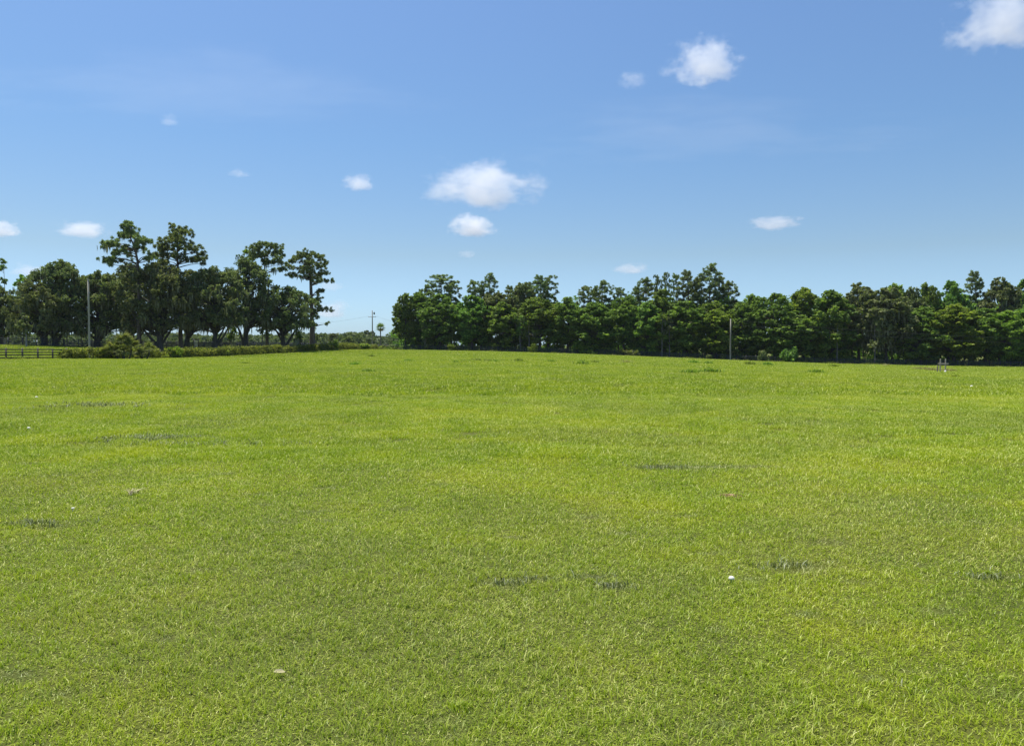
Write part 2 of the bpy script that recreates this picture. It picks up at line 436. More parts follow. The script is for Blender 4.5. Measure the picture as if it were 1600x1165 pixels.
def place_tree(name, meshes, Xw, Yw, label, cat='tree', group=None, scale=(1, 1, 1), rz=0, zoff=0, rootz=None):
    z = Hs(Xw, Yw) if rootz is None else rootz
    root = link(name, None, None, (Xw, Yw, z+zoff), (0, 0, rz)); root.scale = scale
    tag(root, label, cat, group)
    for nm, me in meshes.items():
        if me is not None and len(me.vertices): link(nm, me, root)
    return root
def tree_meshes(nm, cm, tm, mm, leafmat, barkmat):
    d = {'crown': cm.mesh(nm+'_crown', leafmat), 'trunk': tm.mesh(nm+'_trunk', barkmat, True)}
    if mm.n: d['hanging_moss'] = mm.mesh(nm+'_moss', M['moss'])
    return d

# ================================================================== GROUND
def grid_sheet():
    a = np.concatenate([-np.geomspace(1500, 260, 14), np.arange(-240, -60, 7.5), np.arange(-60, -15, 2.0), np.arange(-15, 15, .4), np.arange(15, 60, 2.0), np.arange(60, 241, 7.5), np.geomspace(260, 1500, 14)])
    b = np.concatenate([-np.geomspace(1200, 60, 10), np.arange(-48, 2, 4.0), np.arange(2, 18, .4), np.arange(18, 90, 1.5), np.arange(90, 350, 5), np.geomspace(360, 1500, 14)])
    gx, gy = np.meshgrid(a, b); gz = H(gx, gy)
    V = np.stack([gx, gy, gz], -1).reshape(-1, 3); nx = len(a); ny = len(b)
    i = (np.arange(ny-1)[:, None]*nx+np.arange(nx-1)[None]).ravel()
    mb = MB(); mb.add(V, np.stack([i, i+1, i+nx+1, i+nx], 1))
    return mb.mesh('ground', M['ground'], True)
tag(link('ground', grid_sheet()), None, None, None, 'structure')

# ================================================================== GRASS
rng = np.random.default_rng(7)
def blades(P, n, hgt, wid, rng, lean=.55, curl=.5, zf=None, tri=False):
    """P: (n,2) positions; returns MB pieces with h (height along the blade)"""
    an = rng.uniform(0, 2*math.pi, n); d = np.stack([np.cos(an), np.sin(an)], 1)
    s = np.stack([-np.sin(an), np.cos(an)], 1)
    tw = rng.uniform(-.9, .9, n); s = s*np.cos(tw)[:, None]+d*np.sin(tw)[:, None]
    z0 = zf(P[:, 0], P[:, 1]) if zf else np.zeros(n)
    ln = hgt*np.abs(rng.normal(lean, .3, n))
    base = np.column_stack([P, z0-.004])
    mid = np.column_stack([P+d*(ln*.35)[:, None], z0+hgt*.62])
    tip = np.column_stack([P+d*(ln*(1+.5*curl))[:, None], z0+hgt*rng.uniform(.75, 1.1, n)])
    w3 = np.column_stack([s*wid[:, None]*.5, np.zeros(n)])
    V = np.stack([base-w3, base+w3, mid+w3*.85, mid-w3*.85, tip], 1).reshape(-1, 3)
    q = np.arange(n)[:, None]*5
    return V, q+np.array([0, 1, 2, 3]), q+np.array([3, 2, 4])
def vnoise(x, y, s, seed):
    """cheap smooth value noise"""
    r = np.random.default_rng(seed); T = r.uniform(0, 1, (64, 64))
    u = x/s+100.3; v = y/s+100.7
    iu = np.floor(u).astype(int); iv = np.floor(v).astype(int); fu = u-iu; fv = v-iv
    fu = fu*fu*(3-2*fu); fv = fv*fv*(3-2*fv)
    g = lambda a, b: T[a % 64, b % 64]
    return (g(iu, iv)*(1-fu)+g(iu+1, iv)*fu)*(1-fv)+(g(iu, iv+1)*(1-fu)+g(iu+1, iv+1)*fu)*fv
def tuft_height(x, y):
    return .62+.5*vnoise(x, y, .45, 1)+.45*vnoise(x, y, .16, 2)+.35*vnoise(x, y, 1.6, 3)
def near_grass():
    n0 = 300000
    dist = 2.3+(11.8-2.3)*rng.random(n0)**.86
    # denser close by
    th = rng.uniform(-R(46), R(46), n0)
    x = dist*np.tan(th)*1.0; y = dist
    keep = np.abs(x) < y*.86+.8
    x, y, dist = x[keep], y[keep], dist[keep]
    # tufts: pull blades together
    cxn = vnoise(x, y, .07, 11)-.5; cyn = vnoise(x, y, .07, 12)-.5
    x = x+cxn*.06; y = y+cyn*.06
    wv = wear(x, y)
    dens = .30+.9*vnoise(x, y, .055, 5)
    keep = rng.random(len(x)) < np.clip(dens, 0, 1)*(1-.75*np.clip(wv, 0, 1))
    x, y, wv = x[keep], y[keep], wv[keep]; dist = y
    n = len(x)
    h = .028*tuft_height(x, y)*rng.uniform(.55, 1.25, n)*(1-.45*wv)
    tall = rng.random(n) < .008; h = np.where(tall, h*1.7, h)
    wd = (.0022+.00050*dist)*rng.uniform(.7, 1.4, n)
    V, q, t_ = blades(np.stack([x, y], 1), n, h, wd, rng, .85, .35, H)
    mb = MB(); mb.add(V, q, t_, np.repeat(rng.uniform(0, 1, n), 5))
    wr = [np.repeat(wv, 5)]
    # dark, grey, matted tufts standing in the worn places
    for gx, gy, rx, ry, k in SPOTS:
        if k < .62: continue
        dd = math.hypot(gx, gy); m_ = int(min(3000, max(12, 2.6*rx*ry*k*k*(9000 if dd < 9 else 1900))))
        px_ = gx+rng.normal(size=m_)*rx*.8; py_ = gy+rng.normal(size=m_)*ry*.85
        kk = vnoise(px_, py_, .05+.012*dd, 41)+.5*vnoise(px_, py_, .3, 42) > .72
        px_, py_ = px_[kk], py_[kk]; m_ = len(px_)
        if not m_: continue
        hh = (.022+.0034*dd)*rng.uniform(.6, 1.2, m_); w2 = (.0028+.00065*dd)*rng.uniform(.7, 1.4, m_)
        V, q, t_ = blades(np.stack([px_, py_], 1), m_, hh, w2, rng, .7, .4, H)
        mb.add(V, q, t_, np.repeat(rng.uniform(0, 1, m_)**1.2, 5)); wr.append(np.full(m_*5, 1.0)); n += m_
    # undercoat of short lying blades, one triangle each
    m_ = 540000
    yy = 2.3+(11.8-2.3)*rng.random(m_)**.9; xx = yy*np.tan(rng.uniform(-R(44), R(44), m_))
    wq = wear(xx, yy); kp = (np.abs(xx) < yy*.84+.8) & (rng.random(m_) > .5*wq); xx, yy, wq = xx[kp], yy[kp], wq[kp]; m_ = len(xx)
    an = rng.uniform(0, 2*math.pi, m_); L_ = (.010+.0012*yy)*rng.uniform(.6, 1.6, m_); ww = (.0022+.00055*yy)*rng.uniform(.7, 1.4, m_)
    zz = H(xx, yy); hz = .018*tuft_height(xx, yy)*rng.uniform(.15, 1.0, m_)
    dx, dy = np.cos(an), np.sin(an)
    b0 = np.stack([xx-dy*ww*.5, yy+dx*ww*.5, zz+hz*.25], 1); b1 = np.stack([xx+dy*ww*.5, yy-dx*ww*.5, zz+hz*.25], 1)
    tp = np.stack([xx+dx*L_, yy+dy*L_, zz+hz*.25+hz*rng.uniform(-.1, 1, m_)], 1)
    V = np.stack([b0, b1, tp], 1).reshape(-1, 3)
    mb.add(V, None, np.arange(m_*3).reshape(-1, 3), np.repeat(rng.uniform(0, 1, m_), 3)); wr.append(np.repeat(wq, 3))
    wv = np.concatenate(wr)
    me = mb.mesh('grass_near', M['grass'], extra={'wear': wv})
    o = link('grass', me)
    tag(o, 'short green pasture grass in the foreground nearest the camera', 'grass', None, 'stuff')
near_grass()

# rest of the field: patches of real blades set out by geometry nodes
lib = bpy.data.collections.new('grass_patches')
def patch(size, density, hgt, wid, seed, idx):
    r = np.random.default_rng(seed)
    n = int(size*size*density*1.35)
    P = r.uniform(-.62, .62, (n, 2))*size
    # feathered edge
    e = np.max(np.abs(P), 1)/size
    k = r.random(n) < np.clip((.64-e)/.20, 0, 1)
    P = P[k]; n = len(P)
    hh = hgt*(.6+.55*vnoise(P[:, 0], P[:, 1], size*.13, seed+3)+.35*vnoise(P[:, 0], P[:, 1], size*.04, seed+4))*r.uniform(.6, 1.25, n)
    wd = wid*r.uniform(.6, 1.4, n)
    V, q, t_ = blades(P, n, hh, wd, r, .8 if size < 1.5 else .5, .4)
    mb = MB(); mb.add(V, q, t_, np.repeat(r.uniform(0, 1, n), 5))
    me = mb.mesh('grass_patch_%02d' % idx, M['grass'], extra={'wear': np.zeros(n*5), 'h': np.tile([0, 0, .6, .6, 1.0], n)})
    o = bpy.data.objects.new('grass_patch_%02d' % idx, me); lib.objects.link(o)
RINGS = [(10.6, 24, 1.0, 1700, .046, .0085), (24, 60, 2.2, 420, .085, .020), (60, 120, 4.5, 95, .11, .05), (120, 232, 8.0, 30, .14, .10)]
NV = 3
for ri, (d0, d1, cell, dens, hg, wd) in enumerate(RINGS):
    for k in range(NV): patch(cell, dens, hg, wd, 100+ri*10+k, ri*NV+k)   # every ring has its own patches
def left_line(y): return -64+.2167*(y-95)
def far_grass():
    pts, rots, scl, idx = [], [], [], []
    r = np.random.default_rng(31)
    for ri, (d0, d1, cell, dens, hg, wd) in enumerate(RINGS):
        for cy in np.arange(d0+cell*.4, d1, cell*.92):
            ext = cy*.80+cell+2
            for cx in np.arange(-ext, ext, cell*.92):
                x = cx+r.uniform(-.2, .2)*cell; y = cy+r.uniform(-.2, .2)*cell
                if y < 240 and y < 212-27*(x+36)/171+1.0 or x < left_line(y):
                    pass
                else: continue
                if x < left_line(y)-1 and y > 240: continue
                pts.append((x, y))
                rots.append(r.uniform(0, 2*math.pi)); scl.append(r.uniform(.9, 1.12)); idx.append(ri*NV+r.integers(NV))
    P = np.array(pts); z = H(P[:, 0], P[:, 1]); e = .5
    zx = (H(P[:, 0]+e, P[:, 1])-z)/e; zy = (H(P[:, 0], P[:, 1]+e)-z)/e
    eul = []
    for a, gx, gy in zip(rots, zx, zy):
        n = Vector((-gx, -gy, 1)).normalized()
        m = (Vector((0, 0, 1)).rotation_difference(n)).to_matrix() @ Matrix.Rotation(a, 3, 'Z')
        eul.append(tuple(m.to_euler()))
    me = bpy.data.meshes.new('grass_field_points'); me.vertices.add(len(P))
    me.vertices.foreach_set('co', np.column_stack([P, z]).astype(np.float32).ravel())
    a = me.attributes.new('rot', 'FLOAT_VECTOR', 'POINT'); a.data.foreach_set('vector', np.array(eul, np.float32).ravel())
    a = me.attributes.new('scl', 'FLOAT', 'POINT'); a.data.foreach_set('value', np.array(scl, np.float32))
    a = me.attributes.new('idx', 'INT', 'POINT'); a.data.foreach_set('value', np.array(idx, np.int32))
    me.materials.append(M['grass'])
    o = link('grass', me)
    ng = bpy.data.node_groups.new('grass_field', 'GeometryNodeTree')
    ng.interface.new_socket('Geometry', in_out='INPUT', socket_type='NodeSocketGeometry')
    ng.interface.new_socket('Geometry', in_out='OUTPUT', socket_type='NodeSocketGeometry')
    gi = ng.nodes.new('NodeGroupInput'); go = ng.nodes.new('NodeGroupOutput')
    ci = ng.nodes.new('GeometryNodeCollectionInfo'); ci.inputs['Collection'].default_value = lib
    ci.inputs['Separate Children'].default_value = True; ci.inputs['Reset Children'].default_value = True
    ip = ng.nodes.new('GeometryNodeInstanceOnPoints'); ip.inputs['Pick Instance'].default_value = True
    def at(nm, ty):
        n_ = ng.nodes.new('GeometryNodeInputNamedAttribute'); n_.data_type = ty; n_.inputs[0].default_value = nm; return n_.outputs[0]
    L = ng.links
    L.new(gi.outputs[0], ip.inputs['Points']); L.new(ci.outputs[0], ip.inputs['Instance'])
    L.new(at('idx', 'INT'), ip.inputs['Instance Index']); L.new(at('rot', 'FLOAT_VECTOR'), ip.inputs['Rotation']); L.new(at('scl', 'FLOAT'), ip.inputs['Scale'])
    L.new(ip.outputs[0], go.inputs[0])
    md = o.modifiers.new('grass_field', 'NODES'); md.node_group = ng
    tag(o, 'short green pasture grass covering the field out to the fences', 'grass', None, 'stuff')
far_grass()

# ================================================================== FENCES
def fence(name, pts, label, post_mat, rail_mat, h=1.4, rails=4, post_w=.14, bay=2.44, side=1, rail_h=.14):
    P = [Vector((x, y, 0)) for x, y in pts]
    L = [0]
    for i in range(1, len(P)): L.append(L[-1]+(P[i]-P[i-1]).length)
    def at(s):
        for i in range(1, len(P)):
            if s <= L[i] or i == len(P)-1:
                return P[i-1].lerp(P[i], (s-L[i-1])/(L[i]-L[i-1]))
    c0 = at(L[-1]/2); root = link(name, None, None, (c0.x, c0.y, Hs(c0.x, c0.y)))
    tag(root, label, 'fence')
    mb = MB(); box(mb, (0, 0, h/2-.1), (post_w, post_w, h+.3)); post = mb.mesh('fence_post', post_mat)
    r = random.Random(len(pts)*7+int(L[-1]))
    n = int(L[-1]//bay)
    base = root.location.copy()
    G = [at(i*bay) for i in range(n+1)]
    Zg = H(np.array([g.x for g in G]), np.array([g.y for g in G]))
    ang = [math.atan2((G[min(i+1, n)]-G[max(i-1, 0)]).y, (G[min(i+1, n)]-G[max(i-1, 0)]).x) for i in range(n+1)]
    for i in range(n+1):
        o = link('post', post, root, Vector((G[i].x, G[i].y, Zg[i]))-base, (r.uniform(-.02, .02), r.uniform(-.02, .02), ang[i]))
        o.scale = (1, 1, r.uniform(.97, 1.05))
    rm = MB(); box(rm, (.5, 0, 0), (1, .032, rail_h)); rail = rm.mesh('fence_rail', rail_mat)
    step = 2
    for i in range(0, n, step):
        j = min(i+step, n)
        if j == i: continue
        a, b = G[i], G[j]
        nrm = Vector((-(b-a).y, (b-a).x, 0)).normalized()*side*(post_w/2+.019)
        for k in range(rails):
            zz = .24+(h-.34)*k/(rails-1)
            pa = Vector((a.x, a.y, Zg[i]+zz+r.uniform(-.015, .015)))+nrm
            pb = Vector((b.x, b.y, Zg[j]+zz+r.uniform(-.015, .015)))+nrm
            d = pb-pa
            o = link('rail', rail, root, pa-base)
            o.rotation_euler = (0, -math.atan2(d.z, math.hypot(d.x, d.y)), math.atan2(d.y, d.x))
            o.scale = (d.length-.006, 1, 1)
    return root
fence('board_fence', [(-71.5, 60), (-64, 95), (-38, 215)], 'weathered four-rail board fence along the left edge of the field, half buried in vines', M['fence_grey'], M['fence_dark'], side=-1)
fence('board_fence', [(-37.6, 214.2), (135, 186.6), (160, 182.5)], 'long black four-rail fence in front of the wood on the right', M['fence_black'], M['fence_black'], side=-1)
fence('board_fence', [(-112, 130), (-93, 138), (-86, 149)], 'black rail fence behind the pale grass strip at the far left', M['fence_black'], M['fence_black'], side=-1, h=1.45)
fence('board_fence', [(-86.6, 147), (-74, 160), (-58, 190), (-49, 214)], 'black rail fence running under the left oaks behind the vines', M['fence_black'], M['fence_black'], side=-1, h=1.45)
fence('board_fence', [(-96, 160), (-80, 168), (-64, 196), (-52, 224)], 'farther black rail fence seen between the left oak trunks', M['fence_black'], M['fence_black'], side=-1, h=1.45)

# ================================================================== LEFT TREES
def clumps_px(cl, px0, Y, r_, dep=.8, zb=0):
    """clumps measured in photo pixels -> metres about the trunk base; depth spreads through the crown"""
    xs = [c[0] for c in cl]; cx = (min(xs)+max(xs))/2; hw = (max(xs)-min(xs))/2+1
    out = []
    for (a, b, r) in cl:
        lim = hw/F*Y*math.sqrt(max(.05, 1-((a-cx)/hw)**2))*dep
        out.append(((a-px0)/F*Y, r_.uniform(-lim, lim), Z(b, Y)-zb, r/F*Y))
        if r >= 6: out.append(((a-px0+r_.uniform(-5, 5))/F*Y, r_.uniform(-lim, lim), Z(b+r_.uniform(-3, 3), Y)-zb, r*.8/F*Y))
    return out
PINES = [
 (218, 150, [(196,360,8),(214,357,9),(185,367,6),(202,369,8),(218,367,7),(227,375,8),(239,379,6),(214,377,6),(171,383,8),(163,386,4),(189,383,9),(198,390,7),(218,389,6),(229,386,6),(196,398,8),(185,396,6),(179,408,8),(173,412,5),(190,406,6),(237,402,7),(245,404,4)],
  [(218,545),(219,470),(218,410),(214,388),(207,372),(203,362)], .34, 'tallest leftmost pine with a flat spreading top above the oaks'),
 (280, 156, [(268,360,8),(281,360,9),(296,365,7),(270,370,8),(285,373,9),(266,380,7),(291,380,8),(262,388,9),(276,386,6),(297,388,8),(307,390,8),(315,397,7),(319,404,5),(264,401,9),(254,388,8),(250,399,7),(309,405,8),(287,401,8),(258,409,8),(301,409,7),(318,412,4)],
  [(283,545),(282,470),(280,410),(280,380),(279,362)], .36, 'tall pine with a rounded top, right of the tallest pine'),
 (416, 176, [(412,386,8),(423,384,8),(433,387,8),(404,390,8),(437,394,6),(443,401,5),(417,398,8),(429,400,7),(439,409,6),(445,412,5),(441,422,6),(431,422,5),(425,410,7),(414,409,6),(404,402,8),(419,431,5),(447,422,4),(408,432,5),(396,396,7)],
  [(418,547),(417,500),(416,450),(415,405),(417,388)], .33, 'pine with a dark round head and bare pale stem, third pine of the left group'),
 (487, 186, [(466,402,7),(478,400,8),(489,400,8),(499,401,7),(462,410,6),(476,410,7),(491,412,8),(505,411,6),(507,418,6),(458,420,6),(472,422,7),(487,424,8),(503,427,7),(511,426,4),(458,431,7),(495,436,7),(478,433,6),(505,441,5),(513,441,4),(520,439,4),(503,457,6),(499,468,7),(489,484,7),(505,482,6),(514,483,4),(519,486,3),(507,506,4),(487,472,7),(500,497,5),(487,492,4),(491,506,4),(485,516,3.5),(490,527,3.5)],
  [(489,548),(488,500),(487,450),(486,425),(485,404)], .62, 'rightmost pine of the left group with a thick ivy-clad stem and one long side branch'),
]
for px0, Y, cl, tp, tr_r, lab in PINES:
    r_ = np.random.default_rng(px0)
    xw = X(px0, Y); zb = Hs(xw, Y)
    cm, tm, mm = build_tree([(a, b, c, d*1.0) for a, b, c, d in clumps_px(cl, px0, Y, r_, .75, zb)], [((a-px0)/F*Y, 0, Z(b, Y)-zb if i else -.3) for i, (a, b) in enumerate(tp)], 'pine', r_, 700, .26, .07, tr_r)
    place_tree('pine_tree', tree_meshes('left_pine', cm, tm, mm, M['pine_needle'], M['pine_bark']), xw, Y, lab)

#  centre px, top, crown bottom, half width, depth, trunk px, clumps, material, label
OAKS = [
 (4, 446, 522, 42, 162, 2, 60, 'oak_leaf', 'low spreading oak cut off by the left edge of the photo'),
 (60, 430, 516, 46, 147, 70, 60, 'oak_leaf', 'moss-hung oak behind the left edge fence, left of the round-topped oak'),
 (96, 401, 512, 58, 152, 87, 110, 'oak_leaf', 'large round-topped live oak left of the bare pole'),
 (158, 420, 512, 52, 154, 152, 80, 'oak_leaf', 'forked live oak right behind the bare pole'),
 (206, 406, 506, 48, 168, 208, 75, 'oak_leaf', 'live oak below the tallest pine, behind the palmetto'),
 (252, 402, 508, 58, 151, 251, 110, 'oak_leaf', 'broad live oak with a short thick trunk right of the palmetto'),
 (300, 417, 510, 42, 172, 292, 55, 'oak_leaf', 'smaller dark oak between the two widest oaks'),
 (336, 412, 504, 48, 158, 337, 95, 'oak_leaf', 'leaning live oak with twin trunks and a low side limb'),
 (384, 396, 500, 42, 168, 383, 70, 'oak_leaf', 'tall narrow oak draped in moss, left of the third pine'),
 (444, 441, 508, 50, 173, 444, 90, 'oak_leaf', 'dense rounded live oak in front of the rightmost pine'),
]
for i, (cx, top, bot, hw, Y, tpx, n, mt, lab) in enumerate(OAKS):
    r_ = np.random.default_rng(500+i)
    xw = X(tpx, Y); zb = Hs(xw, Y); k = Y/F
    z0 = Z(bot, Y)-zb; z1 = Z(top, Y)-zb
    cl = oak_clumps(hw*k*1.12, z0, z1, r_, int(n*1.6), (cx-tpx)*k, .8, .65, 1.35)
    # drooping skirt at the crown's edge
    for q in range(int(n*.22)):
        a = r_.uniform(0, 2*math.pi); cl.append(((cx-tpx)*k+math.cos(a)*hw*k*.86, math.sin(a)*hw*k*.7, z0+r_.uniform(-.6, 1.6), r_.uniform(.6, 1.1)))
    cm, tm, mm = build_tree(cl, trunk_path(z0+(z1-z0)*.55, r_, .035, 0), 'oak', r_, 190, .21, .5, .55, squash=.9, fork=z0*.55)
    # one or two heavy low limbs from the fork
    for q in range(3):
        sx = r_.choice([-1, 1])*r_.uniform(.3, .75)*hw*k
        limb(tm, (0, 0, .5+q*.5), (sx, r_.uniform(-.4, .4)*hw*k, z0+1.5+r_.uniform(0, 2)), .34-.05*q, .10, r_, .04, 7, 6)
    place_tree('oak_tree', tree_meshes('left_oak', cm, tm, mm, M[mt], M['bark']), xw, Y, lab)

SLIM = [  # slender or bright trees of the left group: px, top, bottom, half width, depth, material, kind, label
 (8, 399, 455, 17, 175, 'broad_leaf', 18, 'bright leafy treetop rising above the far left oaks at the photo edge'),
 (38, 424, 470, 16, 172, 'bright_leaf', 14, 'small fresh-green treetop between the edge tree and the round-topped oak'),
 (388, 384, 420, 20, 182, 'bright_leaf', 20, 'light-green tree crown beside the third pine'),
 (42, 486, 520, 12, 139, 'oak_leaf', 10, 'slim tree with a pale stem behind the far left rail fence'),
 (128, 486, 524, 11, 162, 'oak_leaf', 10, 'slim leaning tree just left of the bare pole'),
 (106, 500, 527, 9, 158, 'oak_leaf', 8, 'small round dark tree under the round-topped oak'),
 (361, 503, 530, 9, 176, 'broad_leaf', 10, 'small leafy sapling right of the leaning oak, against the sky'),
 (386, 480, 512, 12, 175, 'grey_leaf', 9, 'slim pale-stemmed tree standing alone in the gap of sky'),
 (410, 492, 528, 10, 172, 'broad_leaf', 9, 'slender sapling left of the dense rounded oak'),
 (466, 495, 530, 9, 172, 'broad_leaf', 10, 'ivy-wrapped slim tree between the rounded oak and the last pine'),
]
SLIM += [  # slender trees with pale stems along the front of the right-hand wood
 (1034, 486, 526, 13, fence_depth(1034)+2.6, 'broad_leaf', 12, 'slim tree with a straight pale stem right of the pale palmettos'),
 (1046, 490, 528, 12, fence_depth(1046)+3.4, 'grey_leaf', 10, 'slim leaning pale-stemmed tree beside the straight pale one'),
 (813, 488, 522, 13, fence_depth(813)+2.8, 'broad_leaf', 12, 'slim grey-stemmed tree below the rounded yellow-green crown'),
 (826, 494, 526, 11, fence_depth(826)+3.6, 'vine_leaf', 9, 'small twiggy tree just left of the vine-covered fence post'),
 (664, 500, 532, 11, fence_depth(664)+3.0, 'grey_leaf', 9, 'small twiggy tree above the pale weedy bush'),
 (1308, 500, 532, 12, fence_depth(1308)+3.2, 'vine_leaf', 9, 'small twiggy tree at the left side of the dark hollow'),
 (1366, 488, 524, 13, fence_depth(1366)+3.0, 'grey_leaf', 9, 'grey slender tree in front of the moss-hung oak'),
]
for i, (px, top, bot, hw, Y, mt, n, lab) in enumerate(SLIM):
    r_ = np.random.default_rng(700+i); xw = X(px, Y); zb = Hs(xw, Y); k = Y/F
    z0, z1 = Z(bot, Y)-zb, Z(top, Y)-zb
    cm, tm, mm = build_tree(oak_clumps(hw*k, z0, z1, r_, n, 0, 1, .5, 1.0), trunk_path(z0+(z1-z0)*.7, r_, .03), 'oak', r_, 160, .2, .2, .16)
    place_tree('slim_tree', tree_meshes('slim_tree', cm, tm, mm, M[mt], M['grey_bark']), xw, Y, lab)

# ================================================================== RIGHT WOOD (prototypes shared by copies)
def proto_broad(seed, hw, h, z0, n, mt, bark='bark', moss=0, lsize=.25):
    r_ = np.random.default_rng(seed)
    cl = oak_clumps(hw, z0, h, r_, int(n*1.5), 0, .9, .65, 1.35)
    cm, tm, mm = build_tree(cl, trunk_path(h*.75, r_, .03), 'oak', r_, 170, lsize, moss, .26, squash=.9)
    return tree_meshes('broad_%d' % seed, cm, tm, mm, M[mt], M[bark])
def proto_pine(seed, hw, h, z0, n):
    r_ = np.random.default_rng(seed)
    cm, tm, mm = build_tree(pine_clumps(hw, z0, h, r_, n), trunk_path(h, r_, .018), 'pine', r_, 620, .25, .05, .24)
    return tree_meshes('pine_%d' % seed, cm, tm, mm, M['pine_needle'], M['pine_bark'])
BP = {'a': (proto_broad(1, 5, 18, 2.0, 75, 'broad_leaf'), 5, 18), 'b': (proto_broad(2, 5, 18, 1.2, 75, 'broad_leaf'), 5, 18),
      'c': (proto_broad(3, 5, 18, 3.5, 62, 'broad_leaf'), 5, 18), 'd': (proto_broad(4, 5, 18, 2.5, 70, 'bright_leaf'), 5, 18),
      'o': (proto_broad(5, 5, 18, 3.5, 75, 'oak_leaf', 'bark', .7), 5, 18), 'e': (proto_broad(6, 5, 18, 6, 55, 'oak_leaf', 'grey_bark'), 5, 18)}
PP = {'p': (proto_pine(21, 3, 21, 6, 54), 3, 21), 'q': (proto_pine(22, 3, 21, 5, 60), 3, 21), 'r': (proto_pine(23, 3, 21, 7, 44), 3, 21), 's': (proto_pine(24, 3, 21, 4, 62), 3, 21)}
